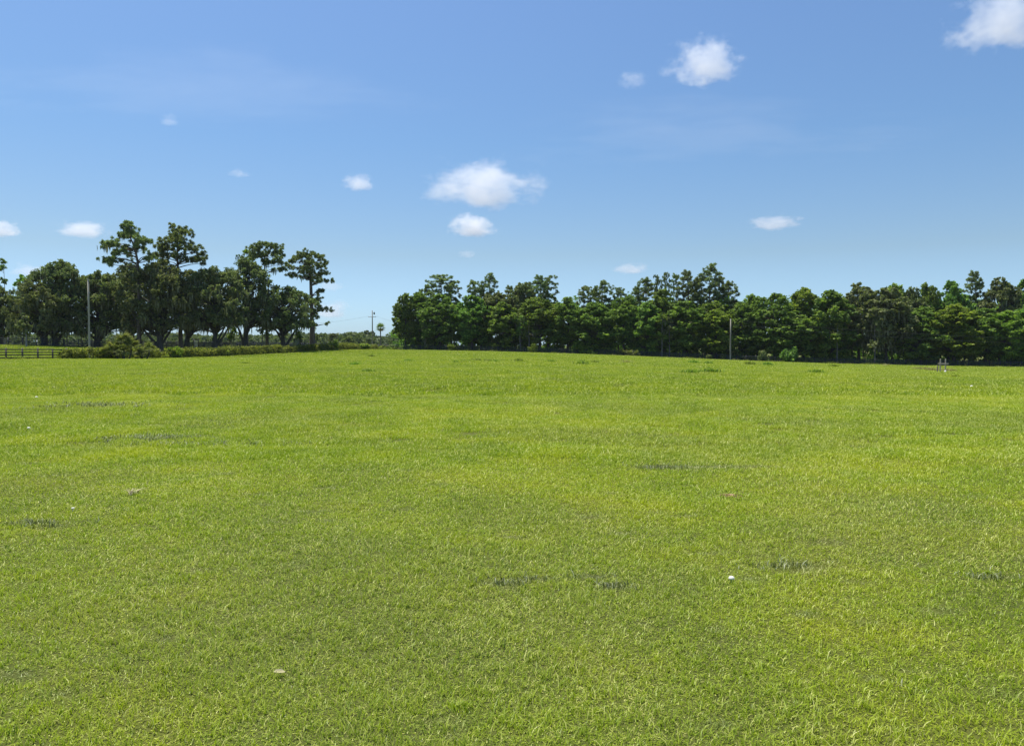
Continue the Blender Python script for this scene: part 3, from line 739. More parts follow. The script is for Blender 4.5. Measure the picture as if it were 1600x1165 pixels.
RIGHT = [
 ('q', 668, 446, 14, 17, 'shorter pine left of the first tall pine'),
 ('p', 706, 441, 14, 18, 'shorter pine tucked against the right side of the first tall pine'),
 ('s', 752, 446, 12, 19, 'thin pine between the slim pine and the twin-headed pine'),
 ('q', 797, 448, 13, 18, 'thin pine filling the notch right of the twin-headed pine'),
 ('s', 828, 442, 12, 20, 'thin pine between the yellow-green crown and the mid pair'),
 ('p', 928, 452, 12, 20, 'thin pine between the pale-stemmed one and the bushy one'),
 ('q', 994, 450, 13, 19, 'low pine on the left flank of the open-crowned pine'),
 ('q', 1090, 436, 14, 20, 'pine between the dome-headed one and the highest one'),
 ('p', 1124, 434, 14, 20, 'pine hugging the right side of the highest pine'),
 # key, px, top py, half width px, metres behind the fence, label
 ('c', 634, 462, 17, 5, 'leafy tree at the left end of the right-hand wood, with drooping twigs over the sky'),
 ('b', 655, 453, 24, 9, 'olive-green rounded tree second from the left end of the wood'),
 ('s', 690, 430, 21, 15, 'first tall pine of the wood, rising over its left end'),
 ('a', 688, 468, 28, 6, 'broad green tree at the foot of the first tall pine'),
 ('r', 739, 438, 13, 16, 'slim pine left of the tall twin-headed pine'),
 ('p', 765, 430, 15, 17, 'tall twin-headed pine over the left part of the wood'),
 ('a', 737, 470, 28, 7, 'dark green tree in front of the slim pine'),
 ('e', 775, 452, 26, 12, 'flat-topped dark tree right below the twin-headed pine'),
 ('b', 785, 482, 30, 6, 'green tree with grey stems showing, below the flat-topped tree'),
 ('e', 815, 435, 22, 16, 'rounded yellow-green crown left of the mid pine pair'),
 ('q', 843, 432, 16, 15, 'left pine of the mid pair with a bare-branched side'),
 ('p', 857, 433, 14, 18, 'right pine of the mid pair, just before the dip in the skyline'),
 ('c', 842, 468, 32, 8, 'olive tree in front of the mid pine pair'),
 ('a', 886, 472, 28, 8, 'lower green tree in the first dip of the skyline'),
 ('r', 913, 447, 15, 16, 'thin pine with a pale stem right after the first dip'),
 ('q', 942, 440, 16, 17, 'bushy pine between the thin pine and the spiky one'),
 ('s', 966, 450, 12, 14, 'spiky dark young pine before the second dip'),
 ('b', 930, 482, 32, 6, 'wide green tree beneath the bushy pine'),
 ('c', 975, 464, 24, 9, 'green tree in the second dip of the skyline'),
 ('q', 1008, 436, 18, 16, 'open-crowned pine just right of the second dip'),
 ('s', 1026, 431, 6, 15, 'very narrow pine spire, left of the pair'),
 ('s', 1039, 427, 7, 14, 'very narrow pine spire, right of the pair'),
 ('a', 1035, 458, 24, 10, 'green tree below the two narrow spires'),
 ('r', 1055, 428, 10, 19, 'small-headed pine right of the narrow spires'),
 ('q', 1073, 425, 18, 17, 'dense dome-headed pine left of the highest pine'),
 ('p', 1108, 416, 19, 18, 'highest pine of the right-hand wood with light showing through'),
 ('q', 1138, 441, 17, 19, 'pine sloping down to the gap right of the highest pine'),
 ('b', 1010, 482, 30, 7, 'dark tree behind the pale palmettos at the fence'),
 ('a', 1068, 478, 32, 7, 'green tree above two thin pale stems'),
 ('d', 1118, 492, 26, 5, 'light-leaved shrubby tree just left of the grey pole by the fence'),
 ('c', 1112, 474, 28, 11, 'darker tree behind the light-leaved one by the grey pole'),
 ('b', 1158, 468, 26, 10, 'green tree in the gap right behind the grey pole'),
 ('c', 1182, 449, 24, 13, 'tree with an open top at the start of the higher right block'),
 ('a', 1212, 452, 30, 8, 'leafy tree behind the round bush in front of the fence'),
 ('d', 1255, 443, 28, 10, 'pointed bright-leaved tree standing up over its neighbours'),
 ('a', 1240, 480, 34, 6, 'lower layered tree in front of the pointed bright one'),
 ('b', 1298, 449, 34, 8, 'smooth-topped green tree between the pointed one and the mossy oaks'),
 ('o', 1342, 436, 30, 11, 'dark mossy oak, left one of the tall pair'),
 ('o', 1385, 444, 36, 7, 'moss-hung oak with grey limbs over a dark hollow'),
 ('d', 1394, 436, 22, 14, 'fresh yellow-green crown on the skyline behind the moss-hung oak'),
 ('o', 1422, 443, 22, 14, 'grey-twigged oak right of the fresh green crown'),
 ('c', 1450, 429, 18, 17, 'narrow leafy tree with two tips on the skyline'),
 ('a', 1483, 431, 24, 16, 'dark dense treetop right of the two-tipped tree'),
 ('q', 1520, 426, 16, 18, 'pine with sky showing round its stem in the right block'),
 ('o', 1562, 427, 26, 14, 'big dark crown right of the sky gap'),
 ('a', 1600, 429, 28, 16, 'big dark crown at the right edge of the photo'),
 ('b', 1440, 476, 32, 6, 'green tree behind the two leaning posts'),
 ('d', 1490, 470, 38, 6, 'spreading bright-green tree right of the two posts'),
 ('a', 1540, 476, 30, 7, 'layered green tree below the sky gap'),
 ('d', 1572, 480, 26, 5, 'bright low tree near the right edge'),
 ('b', 1612, 468, 32, 8, 'tree cut off by the right edge, in front of the dark crown'),
 ('c', 1665, 452, 34, 8, 'leafy tree just beyond the right edge of the photo'),
]
rr_ = random.Random(5)
for key, px, top, hw, dep, lab in RIGHT:
    pine = key in PP
    me, hw0, h0 = (PP if pine else BP)[key]
    if not pine and px < 1150 and top > 455: top -= 13
    Y = fence_depth(px)+dep; xw = X(px, Y); zb = Hs(xw, Y)
    h = Z(top, Y)-zb; s = hw/F*Y/hw0*(1.3 if pine else 1.4); sz = h/h0
    sp = min(s, 1.5)
    o = place_tree('pine_tree' if pine else 'broadleaf_tree', me, xw, Y, lab, 'tree', None, (s, s*(1 if not pine else 1.0), sz), rr_.uniform(0, 6.28))
# dark inner rows of the wood: a mass of trees behind those
r_ = np.random.default_rng(77); mb = MB(); tmb = MB()
for px in np.arange(632, 1700, 16):
    for row in range(2):
        Y = fence_depth(px)+20+row*11+r_.uniform(-3, 3); xw = X(px+r_.uniform(-6, 6), Y); zb = Hs(xw, Y)
        top = 468+r_.uniform(-5, 9) if px > 668 else 500
        z1 = Z(top, Y)-zb
        if px > 1150: z1 = Z(466+r_.uniform(-5, 9), Y)-zb
        z0 = .6
        tube(tmb, [(xw, Y, zb-.3), (xw+r_.uniform(-.5, .5), Y, zb+z1*.5), (xw+r_.uniform(-.8, .8), Y, zb+z1*.85)], [.2, .15, .06], 6)
        for q in range(26):
            c = (xw+r_.normal()*1.5, Y+r_.normal()*1.6, zb+r_.uniform(z0, z1-.8)); rad = r_.uniform(.8, 1.4)
            P, D = lobe_pts(c, rad, 30, r_, .8); leaves(mb, P, D, .44, r_, .4)
inner = link('inner_woodland', mb.mesh('inner_woodland', M['broad_leaf']))
tag(inner, 'deep shaded mass of trees filling the inside of the right-hand wood', 'woodland', None, 'stuff')
link('trunk', tmb.mesh('inner_trunks', M['bark'], True), inner)['kind'] = 'stuff'
# undergrowth behind the right fence
mb = MB(); r_ = np.random.default_rng(78)
for px in np.arange(628, 1690, 4.0):
    for q in range(3):
        Y = fence_depth(px)+r_.uniform(2.5, 16); xw = X(px+r_.uniform(-3, 3), Y); zb = Hs(xw, Y); h = r_.uniform(.5, 1.9)
        P, D = lobe_pts((xw, Y, zb+h*.5), r_.uniform(.5, 1.1), 38, r_, .9); leaves(mb, P, D, .2, r_, .4)
tag(link('undergrowth', mb.mesh('undergrowth', M['broad_leaf'])), 'low shrubby undergrowth along the foot of the right-hand wood', 'undergrowth', None, 'stuff')

# ================================================================== FAR WOODS
mb = MB(); r_ = np.random.default_rng(79)
for i in range(560):
    px = r_.uniform(-60, 680); Y = r_.uniform(310, 600)
    xw = X(px, Y); zb = Hs(xw, Y)
    prof = 523-6*vnoise(np.array([px]), np.array([0.]), 26, 9)[0]+ (4 if 505 < px < 520 else 0)
    if 520 < px < 556: prof -= 2
    z1 = Z(prof+r_.uniform(0, 6), Y)-zb
    for q in range(9):
        c = (xw+r_.normal()*2.6, Y+r_.normal()*2, zb+z1*r_.uniform(.02, .9)); P, D = lobe_pts(c, r_.uniform(1.1, 2.1), 12, r_, .7)
        leaves(mb, P, D, .85, r_, .4)
tag(link('far_woodland', mb.mesh('far_woodland', M['far_leaf'])), 'hazy blue-green far-off woods on the horizon behind the fields', 'woodland', None, 'stuff')
for px, top, hw, Y, lab in [(520, 519, 9, 330, 'round dark tree standing on the skyline right of the last left pine'),
                            (573, 514, 8, 400, 'pale bushy far tree just left of the utility pole'),
                            (582, 515, 6, 410, 'small round far treetop right behind the utility pole')]:
    me, hw0, h0 = BP['e']; xw = X(px, Y); zb = Hs(xw, Y); h = Z(top, Y)-zb; s = hw/F*Y/hw0
    place_tree('far_tree', me, xw, Y, lab, 'tree', None, (s, s, h/h0))

# ================================================================== VINES on the left fence
mb = MB(); r_ = np.random.default_rng(80)
for y in np.arange(104, 213, .55):
    x = left_line(y); px = 800+x/y*F
    if 80 <= px <= 592:
        if 237 < px < 262 and r_.random() < .75: continue
        dens = (1.0 if px < 560 else .6)*min(1, .35+1.3*vnoise(np.array([y]), np.array([5.]), 1.7, 23)[0])
        hh = 1.2+.65*vnoise(np.array([y]), np.array([0.]), 2.3, 21)[0]+.35*vnoise(np.array([y]), np.array([0.]), .8, 22)[0]
        if px < 120: hh *= .85
        zb = Hs(x, y)
        for q in range(int(10*dens)):
            c = (x+r_.uniform(-.1, 1.0), y+r_.uniform(-.5, .5), zb+hh*r_.uniform(.12, .85))
            P, D = lobe_pts(c, r_.uniform(.28, .6), 30, r_, .8); leaves(mb, P, D, .12, r_, .45)
tag(link('vine_overgrowth', mb.mesh('vine_overgrowth', M['vine_leaf'])), 'tangled green vines grown over the left board fence', 'vines', None, 'stuff')

# ragged weeds along the feet of the fences
def edge_weeds():
    r_ = np.random.default_rng(404); mb = MB()
    for side, n_ in (('r', 15000), ('l', 5200)):
        if side == 'r':
            x = r_.uniform(-37, 158, n_); y = 212-27*(x+36)/171+r_.normal(size=n_)*.55-.35
        else:
            y = r_.uniform(70, 213, n_); x = left_line(y)+.45+r_.normal(size=n_)*.45
        a = vnoise(x+y*.3, y*0, 2.4, 51)*vnoise(x+y*.3, y*0, .7, 52)*2.2
        k = r_.random(n_) < a; x, y, a = x[k], y[k], a[k]; m_ = len(x)
        hh = (.16+.5*a)*r_.uniform(.4, 1.2, m_)
        V, q, t_ = blades(np.stack([x, y], 1), m_, hh, np.full(m_, .055)*r_.uniform(.6, 1.5, m_), r_, .35, .4, H)
        mb.add(V, q, t_, np.repeat(np.clip(r_.uniform(0, 1, m_), 0, 1), 5))
    tag(link('edge_weeds', mb.mesh('edge_weeds', M['vine_leaf'])), 'ragged taller grass and weeds along the feet of the fences', 'weeds', None, 'stuff')
edge_weeds()

# ================================================================== SHRUBS
def shrub_proto(seed, mt, n=9, leaf=.12, hw=1.0):
    r_ = np.random.default_rng(seed); mb = MB(); st = MB()
    for i in range(n):
        a = r_.uniform(0, 6.28); d = r_.random()**.5*.62; z = r_.uniform(.25, .8)
        c = (math.cos(a)*d, math.sin(a)*d, z*(1-.35*d)); tube(st, [(c[0]*.1, c[1]*.1, -.1), (c[0]*.6, c[1]*.6, c[2]*.6), c], [.03, .02, .008], 5)
        for q in range(3):
            P, D = lobe_pts(np.array(c)+r_.normal(size=3)*.13, r_.uniform(.2, .33), 55, r_, .9); leaves(mb, P, D, leaf, r_, .4)
    return {'foliage': mb.mesh('shrub_%d' % seed, M[mt]), 'stem': st.mesh('shrub_stem_%d' % seed, M['bark'], True)}
SP = {'v': shrub_proto(1, 'vine_leaf'), 'b': shrub_proto(2, 'bright_leaf'), 'd': shrub_proto(3, 'broad_leaf'), 'g': shrub_proto(4, 'grey_leaf')}
def left_at(px):
    t_ = (px-800)/F; y = (-64-.2167*95)/(t_-.2167); return y
SHR = [ # key, px, depth (None: left fence, 'f': right fence), half width px, height px, offset, label
 ('b', 158, 'l', 16, 15, -1.3, 'yellow-green bush just left of the palmetto clump'),
 ('b', 268, 'l', 14, 16, -1.2, 'bright round bush in front of the vines right of the palmetto'),
 ('v', 345, 'l', 12, 15, -1.0, 'rounded vine mound below the leaning oak'),
 ('v', 432, 'l', 12, 14, -1.0, 'rounded vine mound below the dense rounded oak'),
 ('d', 519, 'l', 10, 13, -.8, 'dark rounded bush below the lone far tree'),
 ('v', 560, 'l', 16, 9, -1.2, 'low leafy bush near the far left corner of the field'),
 ('v', 598, 'f', 12, 7, 2.0, 'small weedy bush at the field corner by the palm'),
 ('v', 612, 'f', 11, 8, 2.4, 'small weedy bush where the two fences meet'),
 ('g', 672, 'f', 11, 9, 2.5, 'pale weedy bush behind the fence under the first tall pine'),
 ('v', 707, 'f', 9, 10, -.4, 'vine clump climbing the fence right of the pale weedy bush'),
 ('v', 832, 'f', 8, 14, -.4, 'vine-covered fence post below the mid pine pair'),
 ('b', 905, 'f', 17, 14, 3, 'yellow-green bush behind the fence in the first skyline dip'),
 ('v', 925, 'f', 9, 8, -.5, 'short vine clump on the fence right of the yellow-green bush'),
 ('g', 1110, 'f', 8, 7, -.6, 'small grey tuft on the fence left of the grey pole'),
 ('d', 1233, 'f', 17, 20, -1.6, 'dark rounded bush standing in front of the black fence'),
 ('g', 1190, 'f', 8, 16, 1.5, 'twiggy shrub behind the fence left of the rounded bush'),
 ('g', 1127, 'f', 8, 9, 1.5, 'pale twiggy shrub right beside the grey pole'),
]
for i, (k, px, wh, hw, hp, off, lab) in enumerate(SHR):
    if wh == 'l': Y = left_at(px); xw = X(px, Y)-off*.6; 
    else: Y = fence_depth(px)+off; xw = X(px, Y)
    s = hw/F*Y
    place_tree('shrub', SP[k], xw, Y, lab, 'shrub', None, (s, s, hp/F*Y/.95), i*1.3)

# fan fronds --------------------------------------------------------
def fan_frond(mt, n=11, spread=R(150), L=1.0, stalk=.55, seed=0):
    r_ = np.random.default_rng(seed); mb = MB()
    for i in range(n):
        a = -spread/2+spread*i/(n-1); l = L*(1-.28*abs(a)/(spread/2))*r_.uniform(.9, 1.05)
        d = np.array([math.cos(a), math.sin(a), 0]); s = np.array([-math.sin(a), math.cos(a), 0])
        b = np.array([stalk, 0, 0]); w_ = .055*L
        m_ = b+d*l*.55+np.array([0, 0, .05]); tip = b+d*l+np.array([0, 0, -.13*L])
        mb.add([b-s*w_*.2, b+s*w_*.2, m_+s*w_, m_-s*w_, tip], [(0, 1, 2, 3)], [(3, 2, 4)], np.full(5, r_.uniform(.2, 1)))
    mb.add([(0, -.02, 0), (0, .02, 0), (stalk, .012, 0), (stalk, -.012, 0)], [(0, 1, 2, 3)])
    return mb.mesh('frond', M[mt])
FR = [fan_frond('palmetto', seed=1), fan_frond('palmetto', 9, R(130), seed=2), fan_frond('palmetto', 12, R(170), seed=3)]
def palmetto(px, Y, heads, label, sc, xoff=0, hgt=1.0, n=26):
    r_ = random.Random(int(px)); xw = X(px, Y)+xoff; zb = Hs(xw, Y)
    root = link('palmetto', None, None, (xw, Y, zb)); tag(root, label, 'palmetto')
    st = MB()
    for (hx, hy, hz) in heads:
        tube(st, [(hx*.6, hy*.6, -.1), (hx, hy, hz*.5), (hx, hy, hz)], [.12, .11, .08], 7)
        for i in range(n):
            el = R(r_.uniform(-30, 80)); az = i*2.399+r_.uniform(-.2, .2); s = sc*r_.uniform(.75, 1.1)
            o = link('frond', r_.choice(FR), root, (hx, hy, hz))
            o.rotation_euler = Euler((r_.uniform(-.5, .5), -el, az)); o.scale = (s, s, s)
    link('stem', st.mesh('palmetto_stem', M['bark'], True), root)
palmetto(196, 111, [(-1.4, -.3, 1.5), (-.2, 0, 2.7), (.7, .3, 1.9), (-2.2, .2, 1.0), (0, -.9, 1.1)], 'big spiky palmetto clump in front of the left fence', 1.12, 0, n=28)
palmetto(222, 113, [(0, 0, 1.0), (.9, .3, 1.5), (.2, -.6, .6)], 'smaller dull palmetto leaning against the right side of the big clump', .95, 0, n=22)
palmetto(971, fence_depth(971)+1.5, [(0, 0, .9)], 'upright pale palmetto behind the fence, left of the pair', 1.1, 0, n=20)
palmetto(984, fence_depth(984)+1.2, [(0, 0, .6), (1.6, .3, .4)], 'low spreading pale palmetto behind the fence, right of the pair', 1.1, 0, n=18)

# tall cabbage palm
PF = [fan_frond('palm_green', 11, R(160), seed=5), fan_frond('palm_brown', 9, R(120), seed=6)]
Y = 236; xw = X(595, Y); zb = Hs(xw, Y); zt = Z(512.5, Y)-zb
root = link('cabbage_palm', None, None, (xw, Y, zb)); tag(root, 'lone cabbage palm with a round head right of the utility pole', 'palm tree')
tb = MB(); tube(tb, [(0, 0, -.3), (.05, 0, zt*.3), (-.05, 0, zt*.7), (0, 0, zt)], [.22, .17, .17, .2], 9); link('trunk', tb.mesh('palm_trunk', M['grey_bark'], True), root)
r_ = random.Random(3)
for i in range(34):
    el = R(-60+140*(i/33)); az = i*2.399; dead = el < R(-38)
    o = link('dead_frond' if dead else 'frond', PF[1 if dead else 0], root, (0, 0, zt), Euler((r_.uniform(-.4, .4), -el, az))); s = (.95 if dead else 1.28)*r_.uniform(.9, 1.05); o.scale = (s, s, s)

# ================================================================== POLES AND WIRES
def pole(px, top, Y, r0, label, base=None):
    xw = X(px, Y); zb = Hs(xw, Y); h = Z(top, Y)-zb
    root = link('utility_pole', None, None, (xw, Y, zb)); tag(root, label, 'pole')
    mb = MB(); tube(mb, [(0, 0, -.5), (0.01, 0, h*.3), (.03, 0, h*.65), (.02, 0, h)], [r0, r0*.93, r0*.84, r0*.72], 12)
    link('shaft', mb.mesh('pole_shaft', M['pole_wood'], True), root)
    return root, h
def part(root, name, mbf, m, smooth=False):
    mb = MB(); mbf(mb); return link(name, mb.mesh(name, m, smooth), root)
pl, hl = pole(140, 437, 112, .145, 'bare wooden pole standing by the vine-covered fence at left')
part(pl, 'bracket', lambda mb: box(mb, (.18, -.05, hl-2.0), (.16, .08, .26)), M['metal'])
part(pl, 'cap', lambda mb: tube(mb, [(.02, 0, hl-.005), (.02, 0, hl+.03)], [.14, .13], 12), M['metal'])
pr, hr = pole(1141, 498, fence_depth(1141)-1.2, .20, 'grey wooden pole by the black fence in front of the wood')
part(pr, 'cap', lambda mb: tube(mb, [(.02, 0, hr-.005), (.02, 0, hr+.04)], [.17, .16], 12), M['metal'])
part(pr, 'insulator', lambda mb: tube(mb, [(.02, -.18, hr-.5), (.02, -.18, hr-.3)], [.05, .06], 8), M['white'])
pu, hu = pole(582, 485, 232, .19, 'wooden utility pole with crossarm and transformer left of the palm')
za = hu-2.0
part(pu, 'crossarm', lambda mb: box(mb, (0, -.22, za), (2.4, .10, .13)), M['pole_wood'])
def tf(mb):
    tube(mb, [(.62, 0, hu-1.25), (.62, 0, hu-1.2), (.62, 0, hu-.55), (.62, 0, hu-.5)], [.18, .22, .22, .12], 12)
part(pu, 'transformer', tf, M['metal'], True)
part(pu, 'transformer_bracket', lambda mb: box(mb, (.3, 0, hu-.85), (.30, .06, .10)), M['metal'])
for sx in (-1.1, -.55, .55, 1.1):
    part(pu, 'insulator', lambda mb: tube(mb, [(sx, -.22, za+.065), (sx, -.22, za+.24)], [.05, .06], 8), M['white'])
def wire(a, b, sag, label, r=.022):
    a = Vector(a); b = Vector(b); pts = []
    for i in range(17):
        t_ = i/16; p = a.lerp(b, t_); p.z -= sag*4*t_*(1-t_); pts.append(p-a)
    mb = MB(); tube(mb, pts, [r]*17, 4)
    o = link('power_line', mb.mesh('power_line', M['cable'], True), None, a); tag(o, label, 'power line')
tu = Vector((X(582, 232), 232-.22, Hs(X(582, 232), 232)+za+.25))
Yp = fence_depth(1141)-1.2; tp_ = Vector((X(1141, Yp)+.02, Yp-.18, Hs(X(1141, Yp), Yp)+hr-.3))
far = Vector((165, 170, Hs(165, 170)+6.4))
wire(tp_, far, 1.5, 'upper thin wire running right from the grey pole in front of the wood')
wire(tp_+Vector((0, .17, -1.2)), far+Vector((0, 0, -1.3)), 1.4, 'lower thin wire running right from the grey pole in front of the wood')
wire(tu+Vector((-1.1, 0, 0)), (X(440, 262), 262, 9.0), 1.0, 'thin wire running left from the utility pole behind the pines', .018)
wire(tu+Vector((1.1, 0, 0)), (X(668, 240), 240, 6.9), .5, 'thin wire running right from the utility pole into the wood', .018)

# ================================================================== TWO LEANING POSTS (old trough frame)
Yg = 88.0; xg = X(1473, Yg); zg = Hs(xg, Yg)
root = link('post_frame', None, None, (xg, Yg, zg)); tag(root, 'pair of weathered posts with a crossboard standing in dry weeds at right', 'post frame')
k = Yg/F
def gpost(dx, top, w_, lean=0):
    mb = MB(); tube(mb, [(0, 0, -.3), (0, 0, 0), (lean, 0, top-.05), (lean, 0, top)], [w_, w_, w_*.92, w_*.8], 8)
    return link('post', mb.mesh('frame_post', M['pole_wood'], True), root, (dx, 0, 0))
gpost(-3.8*k, 21.5*k, .075, .03); gpost(4.6*k, 21.5*k, .075, .0)
mb = MB(); box(mb, (.2*k, -.105, 13.6*k), (16.5*k, .04, .17)); link('crossboard', mb.mesh('crossboard', M['pole_wood']), root)
# short third post and pale bucket-like stone
mb = MB(); tube(mb, [(0, 0, -.3), (0, 0, 10*k), (0, 0, 11*k)], [.07, .065, .05], 7); link('post', mb.mesh('short_post', M['fence_grey'], True), root, (-7.0*k, .1, 0))
mb = MB()
for i_, (z_, r0_) in enumerate([]): pass
tube(mb, [(0, 0, 0), (.01, 0, .06), (0, 0, .2), (.01, 0, .28), (0, 0, .31)], [.12, .14, .12, .07, .02], 8)
s_ = link('pale_stone', mb.mesh('pale_stone', M['white'], True), None, (xg+.6*k, Yg-.5, Hs(xg, Yg-.5)-.02)); tag(s_, 'small pale upright stone at the foot of the two posts', 'stone')

# ================================================================== WEEDS AND SMALL THINGS
def weed_proto(seed, mt, n, h, w_, sprd):
    r_ = np.random.default_rng(seed); P = r_.normal(size=(n, 2))*sprd; hh = h*r_.uniform(.4, 1.1, n)
    V, q, t_ = blades(P, n, hh, w_*r_.uniform(.6, 1.4, n), r_, .4, .4)
    mb = MB(); mb.add(V, q, t_, np.repeat(r_.uniform(0, 1, n), 5)); return mb.mesh('weed_%d' % seed, M[mt])
WM = {'d': weed_proto(1, 'dark_weed', 160, .38, .05, .22), 's': weed_proto(2, 'dry_weed', 140, .5, .03, .3), 'y': weed_proto(3, 'vine_leaf', 120, .3, .06, .25)}
def weed(key, px, py, s, lab, grp=None):
    x, y = ground_spot(px, py)
    o = link('weed_tuft', WM[key], None, (x, y, Hs(x, y)-.01), (0, 0, px*.7)); s *= .55; o.scale = (s*1.3, s, s); tag(o, lab, 'weed', grp)
for key, px, py, s, lab in [
 ('d', 382, 569, 1.2, 'dark weed tuft in the grass right of the left oaks'),
 ('d', 556, 571, 1.5, 'dark weed tuft below the utility pole, upper of two'),
 ('d', 575, 582, 1.2, 'dark weed tuft below the utility pole, lower of two'),
 ('d', 582, 558, 2.2, 'wide dark weed patch near the field corner'),
 ('d', 638, 565, 1.5, 'dark weed tuft below the left end of the wood'),
 ('d', 711, 567, 1.3, 'dark weed tuft left of the yellow weeds'),
 ('y', 744, 564, 2.0, 'yellowish weed patch, left of two below the twin-headed pine'),
 ('y', 762, 565, 1.6, 'yellowish weed patch, right of two below the twin-headed pine'),
 ('d', 773, 566, 1.5, 'dark weed tuft right beside the yellowish weeds'),
 ('d', 810, 565, 2.0, 'dark weed tuft below the rounded yellow-green crown'),
 ('d', 862, 566, 1.6, 'small dark weed below the mid pine pair'),
 ('d', 909, 570, 2.4, 'upright dark weed below the thin pine'),
 ('d', 928, 567, 1.6, 'dark weed just right of the upright one'),
 ('s', 978, 567, 1.6, 'brownish weed below the pale palmettos'),
 ('d', 1085, 568, 2.4, 'dark green weed tuft left of the grey pole'),
 ('d', 1106, 569, 2.2, 'dark green weed tuft below the fence near the grey pole'),
 ('d', 1170, 570, 2.6, 'dark weed strip in front of the fence right of the grey pole'),
 ('d', 1200, 571, 2.6, 'dark weed strip in front of the rounded bush'),
 ('d', 1078, 584, 1.6, 'dark weed in the field below the wood, left of two'),
 ('d', 1108, 583, 1.8, 'dark weed in the field below the wood, right of two'),
 ('d', 1275, 583, 1.5, 'dark weed below the smooth-topped green tree'),
 ('d', 1302, 573, 2.0, 'dark weed close to the fence below the smooth-topped tree'),
 ('s', 1384, 572, 2.2, 'brown weed tuft at the fence below the moss-hung oak'),
 ('s', 1444, 578, 2.0, 'brown dry weeds left of the two posts'),
 ('s', 1454, 579, 2.0, 'brown dry weeds just left of the two posts'),
 ('s', 1463, 579, 1.8, 'brown dry weeds at the left foot of the two posts'),
 ('s', 1476, 580, 1.6, 'brown dry weeds between the two posts'),
 ('s', 1486, 580, 1.8, 'brown dry weeds just right of the two posts'),
 ('s', 1432, 577, 1.8, 'thin brown weeds farthest left of the two posts'),
 ('d', 1492, 590, 1.0, 'small dark weed below the two posts'),
 ('d', 1150, 608, .8, 'small brown-green weed in the mid field'),
]: weed(key, px, py, s, lab)

def mushroom(px, py, d, lab, name='mushroom'):
    x, y = ground_spot(px, py); z = Hs(x, y)
    root = link(name, None, None, (x, y, z)); tag(root, lab, 'mushroom')
    lift = .022
    mb = MB(); rr = d/2; prof = [(-.35, .55), (-.25, .9), (0, 1), (.3, .93), (.55, .72), (.74, .42), (.8, .1)]
    tube(mb, [(0, 0, lift+rr*.6+a*rr) for a, b in prof], [b*rr for a, b in prof], 20); link('cap', mb.mesh('cap', M['cap'], True), root)
    mb = MB(); tube(mb, [(0, 0, -.01), (0, 0, lift+rr*.3)], [rr*.3, rr*.26], 10); link('stem', mb.mesh('stem', M['cap'], True), root)
mushroom(1143, 911, .041, 'round white mushroom in the grass at lower right')
mushroom(45, 672, .06, 'tiny white mushroom in the grass at the left')
mushroom(57, 623, .08, 'tiny white mushroom far out in the grass at left')
mushroom(1518, 606, .12, 'tiny white mushroom far out in the grass at right')
mushroom(114, 799, .03, 'tiny white mushroom above the worn strip at left')

# pinkish patch of dug sand: crumbs on a low mound
x, y = ground_spot(1143, 775); z = Hs(x, y)
root = link('sand_mound', None, None, (x, y, z-.006)); root.scale = (.8, .8, .8); tag(root, 'small pinkish mound of dug sand in the grass', 'dirt mound')
r_ = np.random.default_rng(9); mb = MB()
V = [(0, 0, .034)]; n_ = 18
for j, rr in enumerate((.03, .055, .08)):
    for i in range(n_):
        a = 2*math.pi*i/n_; q = rr*r_.uniform(.82, 1.15); V.append((math.cos(a)*q, math.sin(a)*q*1.2, (.030, .018, -.008)[j]+r_.uniform(-.006, .006)))
T = [(0, 1+i, 1+(i+1) % n_) for i in range(n_)]; Q = []
for j in range(2):
    for i in range(n_): a = 1+j*n_; Q.append((a+i, a+n_+i, a+n_+(i+1) % n_, a+(i+1) % n_))
mb.add(V, Q, T); link('heap', mb.mesh('heap', M['sand'], True), root)
cr = MB()
for i in range(70):
    a = r_.uniform(0, 6.28); q = r_.uniform(.02, .15); s = r_.uniform(.006, .014)
    box(cr, (math.cos(a)*q, math.sin(a)*q*1.2, max(.012, .034-q*.2)), (s*1.3, s, s), a)
c_ = link('crumb', cr.mesh('crumbs', M['sand']), root); c_['kind'] = 'stuff'
# dry star-shaped straw tuft and a fallen dry leaf
x, y = ground_spot(209, 773)
root = MB(); r_ = np.random.default_rng(10)
n_ = 26; P = r_.normal(size=(n_, 2))*.03
V, q, t_ = blades(P, n_, np.full(n_, .052)*r_.uniform(.6, 1.3, n_), np.full(n_, .012), r_, 1.6, .6); root.add(V, q, t_)
tag(link('straw_tuft', root.mesh('straw_tuft', M['straw']), None, (x, y, Hs(x, y)+.015)), 'small star-shaped tuft of pale dry straw at left', 'dry grass tuft')
x, y = ground_spot(436, 1056)
mb = MB(); mb.add([(-.03, 0, .0), (-.012, -.014, .007), (.014, -.013, .008), (.034, 0, .001), (.012, .014, .009), (-.014, .013, .006), (0, 0, -.002)],
                  None, [(0, 1, 6), (1, 2, 6), (2, 3, 6), (3, 4, 6), (4, 5, 6), (5, 0, 6)])
tag(link('dry_leaf', mb.mesh('dry_leaf', M['straw']), None, (x, y, Hs(x, y)+.022), (.35, .25, .6)), 'pale dry fallen leaf lying on the grass at lower left', 'leaf')

